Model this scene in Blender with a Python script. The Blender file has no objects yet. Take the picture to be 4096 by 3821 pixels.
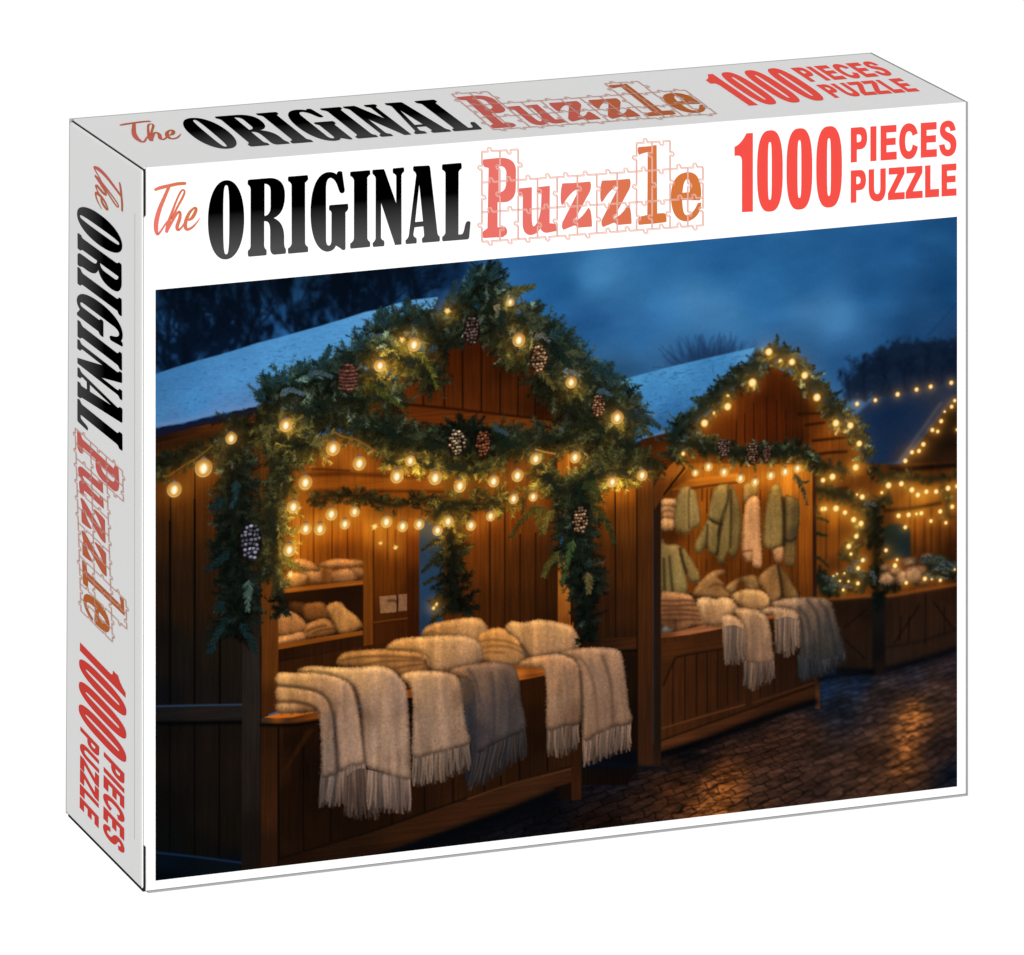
# Jigsaw puzzle box: everything is built, painted and lettered in code
# ---------------------------------------------------------------- print artwork painter
import numpy as np, math, random
rng = np.random.default_rng(7)
CW, CH = 1160, 846
# artboard frames: (x offset, y offset, scale) -> proof-sheet units
FR = dict(A=(620,1060,.5391),B=(1500,1000,.5391),C=(2400,860,.7344),D=(620,1900,.5391),E=(1000,1700,.5391),
          F=(1700,1900,.5391),G=(2550,1800,.4852),H=(3150,1700,.5391),I=(1000,2400,.8048),J=(2400,2400,.7344),
          K=(600,2500,.593),O=(0,0,2.0604))
def S(r, *v):
    a = np.array(v, float).reshape(-1, 2); ox, oy, k = FR[r]
    return a*k+np.array([ox, oy])
def homog(src, dst):
    A = []
    for (x, y), (u, v) in zip(src, dst):
        A.append([x, y, 1, 0, 0, 0, -u*x, -u*y, -u]); A.append([0, 0, 0, x, y, 1, -v*x, -v*y, -v])
    return np.linalg.svd(np.array(A, float))[2][-1].reshape(3, 3)
def happly(Hm, p):
    p = np.asarray(p, float); q = np.c_[p, np.ones(len(p))]@Hm.T
    return q[:, :2]/q[:, 2:3]
PICQ = [(622,1160),(3828,867),(3828,3146),(622,3523)]
HC = homog(PICQ, [(0,0),(CW,0),(CW,CH),(0,CH)])
def T(r, *v):
    return happly(HC, S(r, *v))
KS = .36
def ks(r): return FR[r][2]*KS
cv = np.zeros((CH, CW, 3), np.float32)
YY, XX = np.mgrid[0:CH, 0:CW].astype(np.float32); XX += .5; YY += .5
def col(c): return np.array(c, np.float32)/255.
def box1(a, r, ax):
    n = a.shape[ax]; r = int(r)
    if r < 1: return a
    pad = [(0, 0)]*a.ndim; pad[ax] = (r+1, r)
    c = np.cumsum(np.pad(a, pad, mode='edge'), axis=ax, dtype=np.float64)
    hi = np.take(c, np.arange(2*r+1, 2*r+1+n), axis=ax); lo = np.take(c, np.arange(0, n), axis=ax)
    return ((hi-lo)/(2*r+1)).astype(np.float32)
def blur(a, s):
    if s < .3: return a
    if s < 1.2:
        k = np.exp(-np.arange(-3, 4)**2/(2*s*s)); k /= k.sum()
        for ax in (0, 1):
            pad = [(0, 0)]*a.ndim; pad[ax] = (3, 3); b = np.pad(a, pad, mode='edge'); n = a.shape[ax]
            a = sum(k[i]*np.take(b, np.arange(i, i+n), axis=ax) for i in range(7))
        return a.astype(np.float32)
    r = max(1, int(round(s*.9)))
    for _ in range(3):
        for ax in (0, 1): a = box1(a, r, ax)
    return a
def noise(sx, sy, seed=0, oct=3):
    g = np.random.default_rng(seed+99); out = np.zeros((CH, CW), np.float32); amp = 1; tot = 0
    for o in range(oct):
        w = int(CW/sx)+3; h = int(CH/sy)+3
        n = g.random((h, w)).astype(np.float32)
        fx = XX[0]/sx; fy = YY[:, 0]/sy
        ix = fx.astype(int); iy = fy.astype(int); tx = fx-ix; ty = fy-iy
        tx = tx*tx*(3-2*tx); ty = ty*ty*(3-2*ty)
        r0 = n[:, ix]*(1-tx)+n[:, ix+1]*tx
        out += amp*(r0[iy]*(1-ty)[:, None]+r0[iy+1]*ty[:, None]); tot += amp
        amp *= .55; sx = max(sx/2, 1.01); sy = max(sy/2, 1.01)
    return out/tot
def pmask(P, soft=0.):
    """exact-in-x, 4x-in-y coverage of a closed polygon, in canvas pixels -> (y0,x0,mask)"""
    P = np.asarray(P, float); m = int(soft*3)+2
    x0 = max(0, int(P[:, 0].min())-m); x1 = min(CW, int(P[:, 0].max())+m+1)
    y0 = max(0, int(P[:, 1].min())-m); y1 = min(CH, int(P[:, 1].max())+m+1)
    if x1 <= x0 or y1 <= y0: return None
    ys = (np.arange((y1-y0)*4)+.5)/4+y0
    a = P; b = np.roll(P, -1, 0); xs = []
    X = np.full((len(ys), len(P)), np.inf)
    for i in range(len(P)):
        (ax, ay), (bx, by) = a[i], b[i]
        if ay == by: continue
        s = (ys >= min(ay, by)) & (ys < max(ay, by))
        X[s, i] = ax+(ys[s]-ay)*(bx-ax)/(by-ay)
    X.sort(axis=1); px = np.arange(x0, x1)
    M = np.zeros((len(ys), x1-x0), np.float32)
    for j in range(0, len(P)-1, 2):
        l = X[:, j]; r = X[:, j+1]; ok = np.isfinite(r)
        if not ok.any(): break
        M[ok] += np.clip(r[ok, None]-px, 0, 1)-np.clip(l[ok, None]-px, 0, 1)
    M = M.reshape(-1, 4, x1-x0).mean(1)
    if soft: M = blur(M, soft)
    return y0, x0, np.clip(M, 0, 1)
def smooth(P, closed=True, n=6):
    P = np.asarray(P, float); N = len(P); out = []
    for i in range(N if closed else N-1):
        if closed: p0, p1, p2, p3 = P[i-1], P[i], P[(i+1) % N], P[(i+2) % N]
        else: p0, p1, p2, p3 = P[max(i-1, 0)], P[i], P[i+1], P[min(i+2, N-1)]
        for t in np.arange(n)/n:
            out.append(.5*((2*p1)+(p2-p0)*t+(2*p0-5*p1+4*p2-p3)*t*t+(3*p1-p0-3*p2+p3)*t**3))
    if not closed: out.append(P[-1])
    return np.array(out)
def shep(ctrl, y0, x0, h, w, p=2.2):
    """ctrl: list of (frame,x,y,(r,g,b)); low-res evaluation then upsample"""
    pts = np.concatenate([T(c[0], c[1], c[2]) for c in ctrl]); cs = np.array([col(c[3]) for c in ctrl])
    st = 4; yy = np.arange(y0, y0+h+st, st); xx = np.arange(x0, x0+w+st, st)
    gx, gy = np.meshgrid(xx, yy)
    d = (gx[..., None]-pts[:, 0])**2+(gy[..., None]-pts[:, 1])**2+90
    wt = d**(-p/2*1.3); wt /= wt.sum(-1, keepdims=True)
    c = (wt@cs).astype(np.float32)
    iy = np.arange(h)/st; ix = np.arange(w)/st; a = iy.astype(int); b = ix.astype(int); ty = (iy-a)[:, None, None]; tx = (ix-b)[None, :, None]
    a1 = np.minimum(a+1, c.shape[0]-1); b1 = np.minimum(b+1, c.shape[1]-1)
    r = c[a]*(1-ty)+c[a1]*ty
    return (r[:, b]*(1-tx)+r[:, b1]*tx).astype(np.float32)
def paint(M, c, alpha=1., tex=None):
    if M is None: return
    y0, x0, m = M; h, w = m.shape
    if isinstance(c, list): c = shep(c, y0, x0, h, w)
    else: c = np.broadcast_to(col(c), (h, w, 3))
    if tex is not None: c = c*tex[y0:y0+h, x0:x0+w, None]
    v = cv[y0:y0+h, x0:x0+w]; a = (m*alpha)[..., None]
    v *= 1-a; v += a*c
def fill(P, c, soft=.4, alpha=1., tex=None, sm=False):
    if sm: P = smooth(P)
    paint(pmask(P, soft), c, alpha, tex)
GR = .63+.36*noise(2.2, 60, 1, 3)*.9+.1*noise(40, 90, 2, 2)      # wood grain
GH = .67+.32*noise(60, 2.2, 3, 3)                                # grain along a rail
WOOLT = .86+.28*noise(3.0, 3.4, 4, 3)
DRAPE = np.clip((noise(7, 80, 6, 2)-.5)*1.5+.5, 0, 1)
SNOWT = .93+.14*noise(5, 2.5, 5, 4)
def splat(x0, y0, x1, y1, c, a=.9, w=1., seg=None):
    """many thin tapered strokes at once, composited in one layer"""
    x0, y0, x1, y1 = [np.asarray(v, np.float32).ravel() for v in (x0, y0, x1, y1)]
    n = len(x0)
    c = np.broadcast_to(np.asarray(c, np.float32), (n, 3)); a = np.broadcast_to(np.asarray(a, np.float32), (n,)); w = np.broadcast_to(np.asarray(w, np.float32), (n,))
    L = np.hypot(x1-x0, y1-y0); k = np.maximum(2, np.ceil(L/.7)).astype(int)
    idx = np.repeat(np.arange(n), k); off = np.arange(len(idx))-np.repeat(np.cumsum(k)-k, k)
    t = off/(k[idx]-1)
    lanes = max(1, int(math.ceil(float(w.max())/.8)))
    nx = -(y1-y0)/np.maximum(L, .01); ny = (x1-x0)/np.maximum(L, .01)
    bx0 = max(0, int(min(x0.min(), x1.min())-w.max()-2)); bx1 = min(CW, int(max(x0.max(), x1.max())+w.max()+3))
    by0 = max(0, int(min(y0.min(), y1.min())-w.max()-2)); by1 = min(CH, int(max(y0.max(), y1.max())+w.max()+3))
    if bx1 <= bx0 or by1 <= by0: return
    bw, bh = bx1-bx0, by1-by0; Q = []; Wv = []; Id = []
    for l in range(lanes):
        o = 0 if lanes == 1 else (l/(lanes-1)-.5)
        px = x0[idx]+(x1-x0)[idx]*t+nx[idx]*o*w[idx]-.5; py = y0[idx]+(y1-y0)[idx]*t+ny[idx]*o*w[idx]-.5
        aw = a[idx]*np.minimum(w[idx], 1.)*(L/np.maximum(k-1, 1)/.7)[idx]*.95
        if lanes > 1: aw = aw*np.clip(w[idx]/lanes*1.3, .2, 1)
        ix = np.floor(px).astype(int); iy = np.floor(py).astype(int); fx = px-ix; fy = py-iy
        for dx in (0, 1):
            for dy in (0, 1):
                X = ix+dx-bx0; Y = iy+dy-by0; g = (X >= 0)&(X < bw)&(Y >= 0)&(Y < bh)
                Wv.append((aw*(fx if dx else 1-fx)*(fy if dy else 1-fy))[g]); Q.append((Y*bw+X)[g]); Id.append(idx[g])
    Q = np.concatenate(Q); Wv = np.concatenate(Wv); Id = np.concatenate(Id)
    Wt = np.bincount(Q, Wv, bh*bw); Ct = np.stack([np.bincount(Q, Wv*c[Id, ch], bh*bw) for ch in range(3)], -1)
    Wt = Wt.reshape(bh, bw, 1); Ct = Ct.reshape(bh, bw, 3)
    al = (1-np.exp(-1.6*Wt)).astype(np.float32); v = cv[by0:by1, bx0:bx1]
    v *= 1-al; v += al*(Ct/np.maximum(Wt, 1e-6)).astype(np.float32)
def pline(P, c, w=1., a=.9, sm=True):
    if sm: P = smooth(P, False)
    P = np.asarray(P); splat(P[:-1, 0], P[:-1, 1], P[1:, 0], P[1:, 1], col(c), a, w)
def soften_line(P, c, s, a, sm=True):
    """broad soft dark/light line through multiplicative-ish overlay"""
    if sm: P = smooth(P, False)
    P = np.asarray(P); m = int(s*3)+2
    x0 = max(0, int(P[:, 0].min())-m); x1 = min(CW, int(P[:, 0].max())+m); y0 = max(0, int(P[:, 1].min())-m); y1 = min(CH, int(P[:, 1].max())+m)
    if x1 <= x0 or y1 <= y0: return
    X = XX[y0:y1, x0:x1]; Y = YY[y0:y1, x0:x1]; D = np.full(X.shape, 1e9, np.float32)
    for i in range(len(P)-1):
        ax, ay = P[i]; dx, dy = P[i+1]-P[i]; L2 = dx*dx+dy*dy+1e-6
        t = np.clip(((X-ax)*dx+(Y-ay)*dy)/L2, 0, 1)
        D = np.minimum(D, (X-ax-t*dx)**2+(Y-ay-t*dy)**2)
    al = (a*np.exp(-D/(2*s*s)))[..., None]; v = cv[y0:y1, x0:x1]
    v *= 1-al; v += al*col(c)
def disc(cx, cy, rx, ry, c, a=1., hard=.6, ang=0.):
    m = max(rx, ry)+2; x0 = max(0, int(cx-m)); x1 = min(CW, int(cx+m)+2); y0 = max(0, int(cy-m)); y1 = min(CH, int(cy+m)+2)
    if x1 <= x0 or y1 <= y0: return
    X = XX[y0:y1, x0:x1]-cx; Y = YY[y0:y1, x0:x1]-cy
    if ang: X, Y = X*math.cos(ang)+Y*math.sin(ang), -X*math.sin(ang)+Y*math.cos(ang)
    r = np.sqrt((X/rx)**2+(Y/ry)**2)
    al = (a*np.clip((1-r)*min(rx, ry)*hard+.5, 0, 1))[..., None]
    v = cv[y0:y1, x0:x1]; v *= 1-al; v += al*col(c)
def glow(cx, cy, s, c, a):
    m = s*3.2; x0 = max(0, int(cx-m)); x1 = min(CW, int(cx+m)+2); y0 = max(0, int(cy-m)); y1 = min(CH, int(cy+m)+2)
    if x1 <= x0 or y1 <= y0: return
    X = XX[y0:y1, x0:x1]-cx; Y = YY[y0:y1, x0:x1]-cy
    e = (a*np.exp(-(X*X+Y*Y)/(2*s*s)))[..., None]*col(c)
    v = cv[y0:y1, x0:x1]; v[:] = 1-(1-v)*(1-e)
# ------------------------------------------------------------ bulbs (frame,x,y,r,type) type 0 clear globe, 1 far dot, 2 in foliage
BULBS = []
def bb(fr, t, s):
    v = [float(q) for q in s.split()]
    for i in range(0, len(v), 3): BULBS.append((fr, v[i], v[i+1], v[i+2], t))
bb('A', 0, '567 1285 40 362 1505 62 145 1665 52 972 1188 45 1322 1360 50 1517 1470 48 1795 1567 47 1117 1612 48 1028 1793 45 1668 748 40')
bb('B', 0, '290 703 46 38 858 40 1003 388 28 1067 668 46 1455 982 40 1797 1243 45 262 1563 36 447 1690 48 630 1750 44 880 1715 40 1057 1672 43 1193 1548 40 1483 1537 40 1760 1720 35')
bb('B', 2, '538 455 26 200 668 22')
bb('E', 0, '605 660 42 777 642 35 705 733 36 415 768 40 520 770 42 1013 717 40 1133 750 38 1255 735 37 1392 780 36 1470 713 38 1640 743 36 1785 675 34 293 925 45')
bb('E', 2, '925 755 26 970 877 13 1080 910 18 302 1110 30 1362 1358 14 1384 1330 13')
bb('F', 0, '657 175 35 802 160 32 1390 50 35 1610 0 38')
bb('G', 0, '475 187 28 583 137 34 712 180 35 847 233 35 967 262 32 1097 208 34 1215 177 33 1317 150 32')
bb('G', 1, '1527 250 22 1605 222 30 1798 145 28 375 32 18')
bb('C', 1, '918 747 22 1044 802 20 1113 875 21 829 915 25 1180 995 23 694 1045 22 568 1135 22 1283 1135 21 1362 1148 20 1410 1246 18 1390 1375 18 1398 1030 13 1498 1010 12 1619 978 14 1722 952 13 1799 936 13 1911 915 13 1930 1012 11 1913 1045 12 1875 1072 7 1856 1124 13 1808 1172 13 1837 1180 11 1759 1250 14 1697 1293 13 1735 1286 13 1661 1340 14 1943 1170 10')
bb('C', 2, '980 795 12 695 985 8 620 1080 9')
bb('H', 1, '747 449 25 842 437 22 920 482 23 964 520 21 1027 496 20 1100 495 20 1188 470 22 1255 455 18 552 535 22 697 503 13 258 624 18 276 622 18 357 620 26 424 650 20 488 703 23 543 731 23 508 826 20 452 900 22 468 958 14 556 1003 18 522 1063 18 821 674 20 896 667 20 954 660 12 990 655 18 1130 642 19 1219 607 19 1061 713 16 1172 726 15 871 759 17 728 930 16 810 1000 12 795 1043 20 1016 1141 18 878 1171 16 1131 1152 14 387 1157 9 450 1160 10 520 1175 17 411 1223 13 338 1120 6 365 1105 7 420 1100 8 1067 1145 7 1238 1072 8 513 517 9')
BP = [(T(f, x, y)[0], r*ks(f), t) for f, x, y, r, t in BULBS]
WARM = np.zeros((CH//4+1, CW//4+1), np.float32)
gy, gx = np.mgrid[0:CH//4+1, 0:CW//4+1]*4.
for (p, r, t) in BP:
    d2 = (gx-p[0])**2+(gy-p[1]-6)**2; s = 26 if t == 0 else (17 if t == 1 else 13)
    WARM += (r/9)**.8/(1+d2/(s*s))**1.6
def warm(x, y):
    return WARM[np.clip(np.asarray(y, int)//4, 0, WARM.shape[0]-1), np.clip(np.asarray(x, int)//4, 0, WARM.shape[1]-1)]
# ------------------------------------------------------------ foliage
def garland(P, width, dens=1., cool=1., wm=1., ln=30, nl=9, droop=.35, dark=1., fr='O', core=.62, spread=1., bias=0.):
    """P canvas path; width half thickness in px"""
    P = smooth(P, False, 8); seg = np.hypot(*np.diff(P, axis=0).T); cum = np.r_[0, np.cumsum(seg)]; L = cum[-1]; width = np.asarray(width)*.72; nl = nl*.72; ln = ln*.9
    W = np.interp(cum, np.linspace(0, L, len(np.atleast_1d(width))), np.atleast_1d(width)) if np.ndim(width) else np.full(len(P), float(width))
    # soft dark body
    nrm = np.gradient(P, axis=0); nrm /= np.hypot(*nrm.T)[:, None]+1e-6; nrm = np.c_[-nrm[:, 1], nrm[:, 0]]
    wob = 1+.35*np.sin(cum/9+rng.random()*6)*rng.random(len(cum))
    poly = np.r_[P+nrm*(W*core*wob)[:, None], (P-nrm*(W*core*wob)[:, None])[::-1]]
    body = np.array((17, 27, 19))*dark
    paint(pmask(poly, 2.), tuple(body), .92)
    ns = int(dens*L*W.mean()*.055)+3
    layers = 7
    for ly in range(layers):
        n = max(2, ns//layers); s = rng.random(n)*L
        bx = np.interp(s, cum, P[:, 0]); by = np.interp(s, cum, P[:, 1]); w = np.interp(s, cum, W)
        nx = np.interp(s, cum, nrm[:, 0]); ny = np.interp(s, cum, nrm[:, 1])
        o = (rng.random(n)*2-1)*w*.8
        bx = bx+nx*o; by = by+ny*o
        ang = np.arctan2(ny*np.sign(o), nx*np.sign(o))+rng.normal(0, .8, n)
        dx = np.cos(ang)*spread; dy = np.sin(ang)*spread+droop+bias; q = np.hypot(dx, dy)+1e-6; dx /= q; dy /= q
        ll = ln*(.35+.75*rng.random(n))*np.clip(1.2-.4*np.abs(o)/w, .5, 1.2)
        br = (.45+.75*ly/layers)*(.6+.8*rng.random(n))
        k = 52
        t = rng.random((n, k)); sd = np.sign(rng.random((n, k))-.5)
        curve = .25*rng.normal(0, 1, (n, 1))
        cx = bx[:, None]+dx[:, None]*ll[:, None]*t-dy[:, None]*curve*ll[:, None]*t*t; cy = by[:, None]+dy[:, None]*ll[:, None]*t+dx[:, None]*curve*ll[:, None]*t*t
        sp = .25+1.0*rng.random((n, k))
        ddx = dx[:, None]*np.cos(sp)-sd*dy[:, None]*np.sin(sp); ddy = dy[:, None]*np.cos(sp)+sd*dx[:, None]*np.sin(sp)
        nlen = nl*(.25+1.1*rng.random((n, k))**1.4)*(1.15-.6*t)
        wv = warm(cx, cy)*wm
        up = np.clip(-(ny*np.sign(o)), -1, 1)[:, None]*.5+.5
        b = br[:, None]*(.42+.9*rng.random((n, k)))*(.55+.55*t)
        fro = (rng.random((n, 1)) < .16*cool)*1.
        c = (np.stack([.046+.036*up*cool+fro*.14*cool, .064+.066*up*cool+fro*.165*cool, .046+.068*up*cool+fro*.16*cool], -1)
             + np.minimum(wv, 1.3)[..., None]*np.array([.36, .275, .085]))*b[..., None]*dark*1.6
        tip = rng.random((n, k)) < .14*np.clip(wv, 0, 1)
        c = np.where(tip[..., None], c*1.5+np.array([.08, .06, .02])*np.minimum(wv, 1)[..., None], c)
        splat(cx, cy, cx+ddx*nlen, cy+ddy*nlen, np.clip(c, 0, .95).reshape(-1, 3), (.22+.42*rng.random((n, k))).ravel(), .6)
def sprig(P, ln=14, c0=(40, 60, 30), c1=(130, 120, 45), n=260, w=.6, a=.42):
    n = int(n*.62)
    """one clearly drawn twig with needles both sides"""
    P = smooth(P, False, 10); m = len(P); t = np.sort(rng.random(n)); i = np.minimum((t*(m-1)).astype(int), m-2); f = (t*(m-1)-i)[:, None]
    q = P[i]*(1-f)+P[i+1]*f; d = P[i+1]-P[i]; d /= np.hypot(*d.T)[:, None]+1e-6
    s = np.sign(rng.random(n)-.5); ang = .35+.6*rng.random(n)
    ex = d[:, 0]*np.cos(ang)-s*d[:, 1]*np.sin(ang); ey = d[:, 1]*np.cos(ang)+s*d[:, 0]*np.sin(ang)
    L = ln*(.5+.6*rng.random(n))*(1.05-.65*t)
    mix = rng.random((n, 1))**2.2; c = (col(c0)*.6*(1-mix)+col(c1)*.95*mix)
    splat(q[:, 0], q[:, 1], q[:, 0]+ex*L*.8, q[:, 1]+ey*L*.8, c, a, w)
def cone(fr, x, y, rx, ry, hi, mid=(70, 40, 28), lo=(18, 10, 10), ang=0.):
    (cx, cy), k = T(fr, x, y)[0], ks(fr); rx *= k; ry *= k
    disc(cx, cy, rx*1.02, ry*1.02, lo, .95, .5)
    rows = 8; out = []
    for i in range(rows):
        v = (i+.5)/rows*2-1; hw = math.sqrt(max(0, 1-v*v))*(1.0-.12*v); m = max(2, int(round(5*hw)))
        for j in range(m):
            u = ((j+.5+.5*(i % 2)*.6)/m*2-1)*hw*.88
            out.append((v, u))
    for v, u in out:
        px = cx+u*rx+v*ry*ang+rng.normal(0, .09)*rx; py = cy+v*ry+rng.normal(0, .035)*ry; sx = rx*.24*(1-.35*abs(u)); sy = ry*.115
        j = .45+.75*rng.random()
        disc(px, py+sy*.5, sx*1.1, sy*1.25, tuple(np.array(mid)*j*.7), .95, .8)
        disc(px+rng.normal(0, .3), py-sy*.1, sx*.74, sy*.68, tuple(np.array(hi)*j*(1.0-.25*abs(u))), .95, .8)
# ------------------------------------------------------------ wool
def wool(P, ctrl, fuzz=1., n=None, desat=0., flow=(0, 1), dark=.66, sm=True, edge=True, tex=.5, fl=3.2):
    Q = smooth(P) if sm else np.asarray(P, float)
    M = pmask(Q, .6)
    if M is None: return
    y0, x0, m = M; h, w = m.shape
    base = shep(ctrl, y0, x0, h, w) if isinstance(ctrl, list) else np.broadcast_to(col(ctrl), (h, w, 3)).copy()
    if desat: base = base*(1-desat)+base.mean(-1, keepdims=True)*desat*np.array([1.10, 1.0, .80])
    if desat: base = base*np.array([1.0, .975, .97])
    if edge:      # rounded body: rim falls off
        inn = blur(np.pad(m, 6), 2.4)[6:-6, 6:-6]; sh = np.clip((inn-.42)/.5, 0, 1)
        dy = np.gradient(blur(np.pad(m, 8), 3.5), axis=0)[8:-8, 8:-8]
        base = base*(dark+(1-dark)*sh)[..., None]*(1+np.clip(dy*3.2, -.40, .42))[..., None]
    base = base*np.array([.92, .845, .755], np.float32)
    base = base*(.87+.26*DRAPE[y0:y0+h, x0:x0+w, None])
    base = base*(1-tex+tex*WOOLT[y0:y0+h, x0:x0+w, None]*1.0)
    v = cv[y0:y0+h, x0:x0+w]; a = m[..., None]
    v *= 1-a; v += a*base
    # fibres
    area = m.sum(); n = n or int(area*.55*fuzz)
    if n < 5: return
    yy, xx = np.nonzero(m > .5)
    if len(yy) == 0: return
    i = rng.integers(0, len(yy), n); px = xx[i]+x0+rng.random(n); py = yy[i]+y0+rng.random(n)
    ang = math.atan2(flow[1], flow[0])+rng.normal(0, .9, n); L = fl*(.4+rng.random(n))
    g = cv[np.clip(py.astype(int), 0, CH-1), np.clip(px.astype(int), 0, CW-1)]*(1+rng.normal(0, .10, (n, 1)))
    splat(px, py, px+np.cos(ang)*L, py+np.sin(ang)*L, np.clip(g, 0, 1), .45, .7)
    # halo hairs on the outline
    R = np.roll(Q, -1, 0); d = R-Q; ln = np.hypot(*d.T); keep = ln > .3
    k = int(ln.sum()*.9*fuzz)
    if k < 4: return
    pr = ln/ln.sum(); i = rng.choice(len(Q), k, p=pr); t = rng.random((k, 1)); q = Q[i]*(1-t)+R[i]*t
    s = np.sign(np.sum(Q[:, 0]*np.roll(Q[:, 1], -1)-np.roll(Q[:, 0], -1)*Q[:, 1]))
    nn = np.c_[d[i, 1], -d[i, 0]]/(ln[i, None]+1e-6)*s
    ins = q-nn*2.2
    g = cv[np.clip(ins[:, 1].astype(int), 0, CH-1), np.clip(ins[:, 0].astype(int), 0, CW-1)]
    L = .8*rng.random((k, 1))+.1; e = q+nn*L+rng.normal(0, .5, (k, 2))
    splat(q[:, 0]-nn[:, 0]*.8, q[:, 1]-nn[:, 1]*.8, e[:, 0], e[:, 1], g*.9, .30, .6)
def fringe(top, bot, c, c2=None, n=60, w=1.5, wav=1.2, dk=(20, 14, 12)):
    """strands from the polyline top to the polyline bot"""
    A = smooth(top, False, 8); B = smooth(bot, False, 8); n = int(n*1.3); w = w*.72; wav = wav*1.3; c = np.array(c)*np.array([.84, .79, .74]); c2 = c2 if c2 is None else np.array(c2)*.78
    def at(P, t):
        f = t*(len(P)-1); i = min(int(f), len(P)-2); return P[i]+(P[i+1]-P[i])*(f-i)
    for rnd in range(2):
        for j in range(n):
            t = (j+.5+rng.normal(0, .35))/n; t = min(max(t, 0), 1)
            a = at(A, t); b = at(B, min(max(t+rng.normal(0, .012), 0), 1)); ln = .75+.3*rng.random(); b = a+(b-a)*ln
            m = 7; u = np.linspace(0, 1, m)[:, None]; ph = rng.random()*6
            P = a+(b-a)*u+np.c_[np.sin(u[:, 0]*5+ph)*wav*u[:, 0], np.zeros(m)]
            cc = np.array(c if c2 is None or rng.random() < .5 else c2, float)*(.62+.5*rng.random()) if rnd else np.array(dk, float)*1.2+np.array(c)*.25
            ww = w*(1 if rnd else 1.25)
            splat(P[:-1, 0], P[:-1, 1], P[1:, 0], P[1:, 1], np.clip(cc/255*np.linspace(1.05, .8, m-1)[:, None], 0, 1), .75, ww)
def fold(fr, v, c=(40, 28, 22), s=1.6, a=.6): soften_line(T(fr, *v), c, s*1.15, a*.72)
def lines(fr, segs, c=(12, 7, 5), w=1., a=.85):
    for s in segs: pline(T(fr, *s), c, w, a, sm=False)

def ring(cx, cy, rx, ry, wd, c, a):
    m = max(rx, ry)+4; x0 = max(0, int(cx-m)); x1 = min(CW, int(cx+m)+2); y0 = max(0, int(cy-m)); y1 = min(CH, int(cy+m)+2)
    if x1 <= x0 or y1 <= y0: return
    X = XX[y0:y1, x0:x1]-cx; Y = YY[y0:y1, x0:x1]-cy; r = np.sqrt((X/rx)**2+(Y/ry)**2)
    al = (a*np.exp(-((r-1)*min(rx, ry)/wd)**2)*(.55+.45*np.clip(Y/ry, -1, 1)))[..., None]; v = cv[y0:y1, x0:x1]; v *= 1-al; v += al*col(c)
def C(fr, s):
    """'x y r g b' groups -> control list"""
    v = [float(q) for q in s.split()]
    return [(fr, v[i], v[i+1], tuple(v[i+2:i+5])) for i in range(0, len(v), 5)]
def q(fr, s): return T(fr, *[float(x) for x in s.split()])
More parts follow.
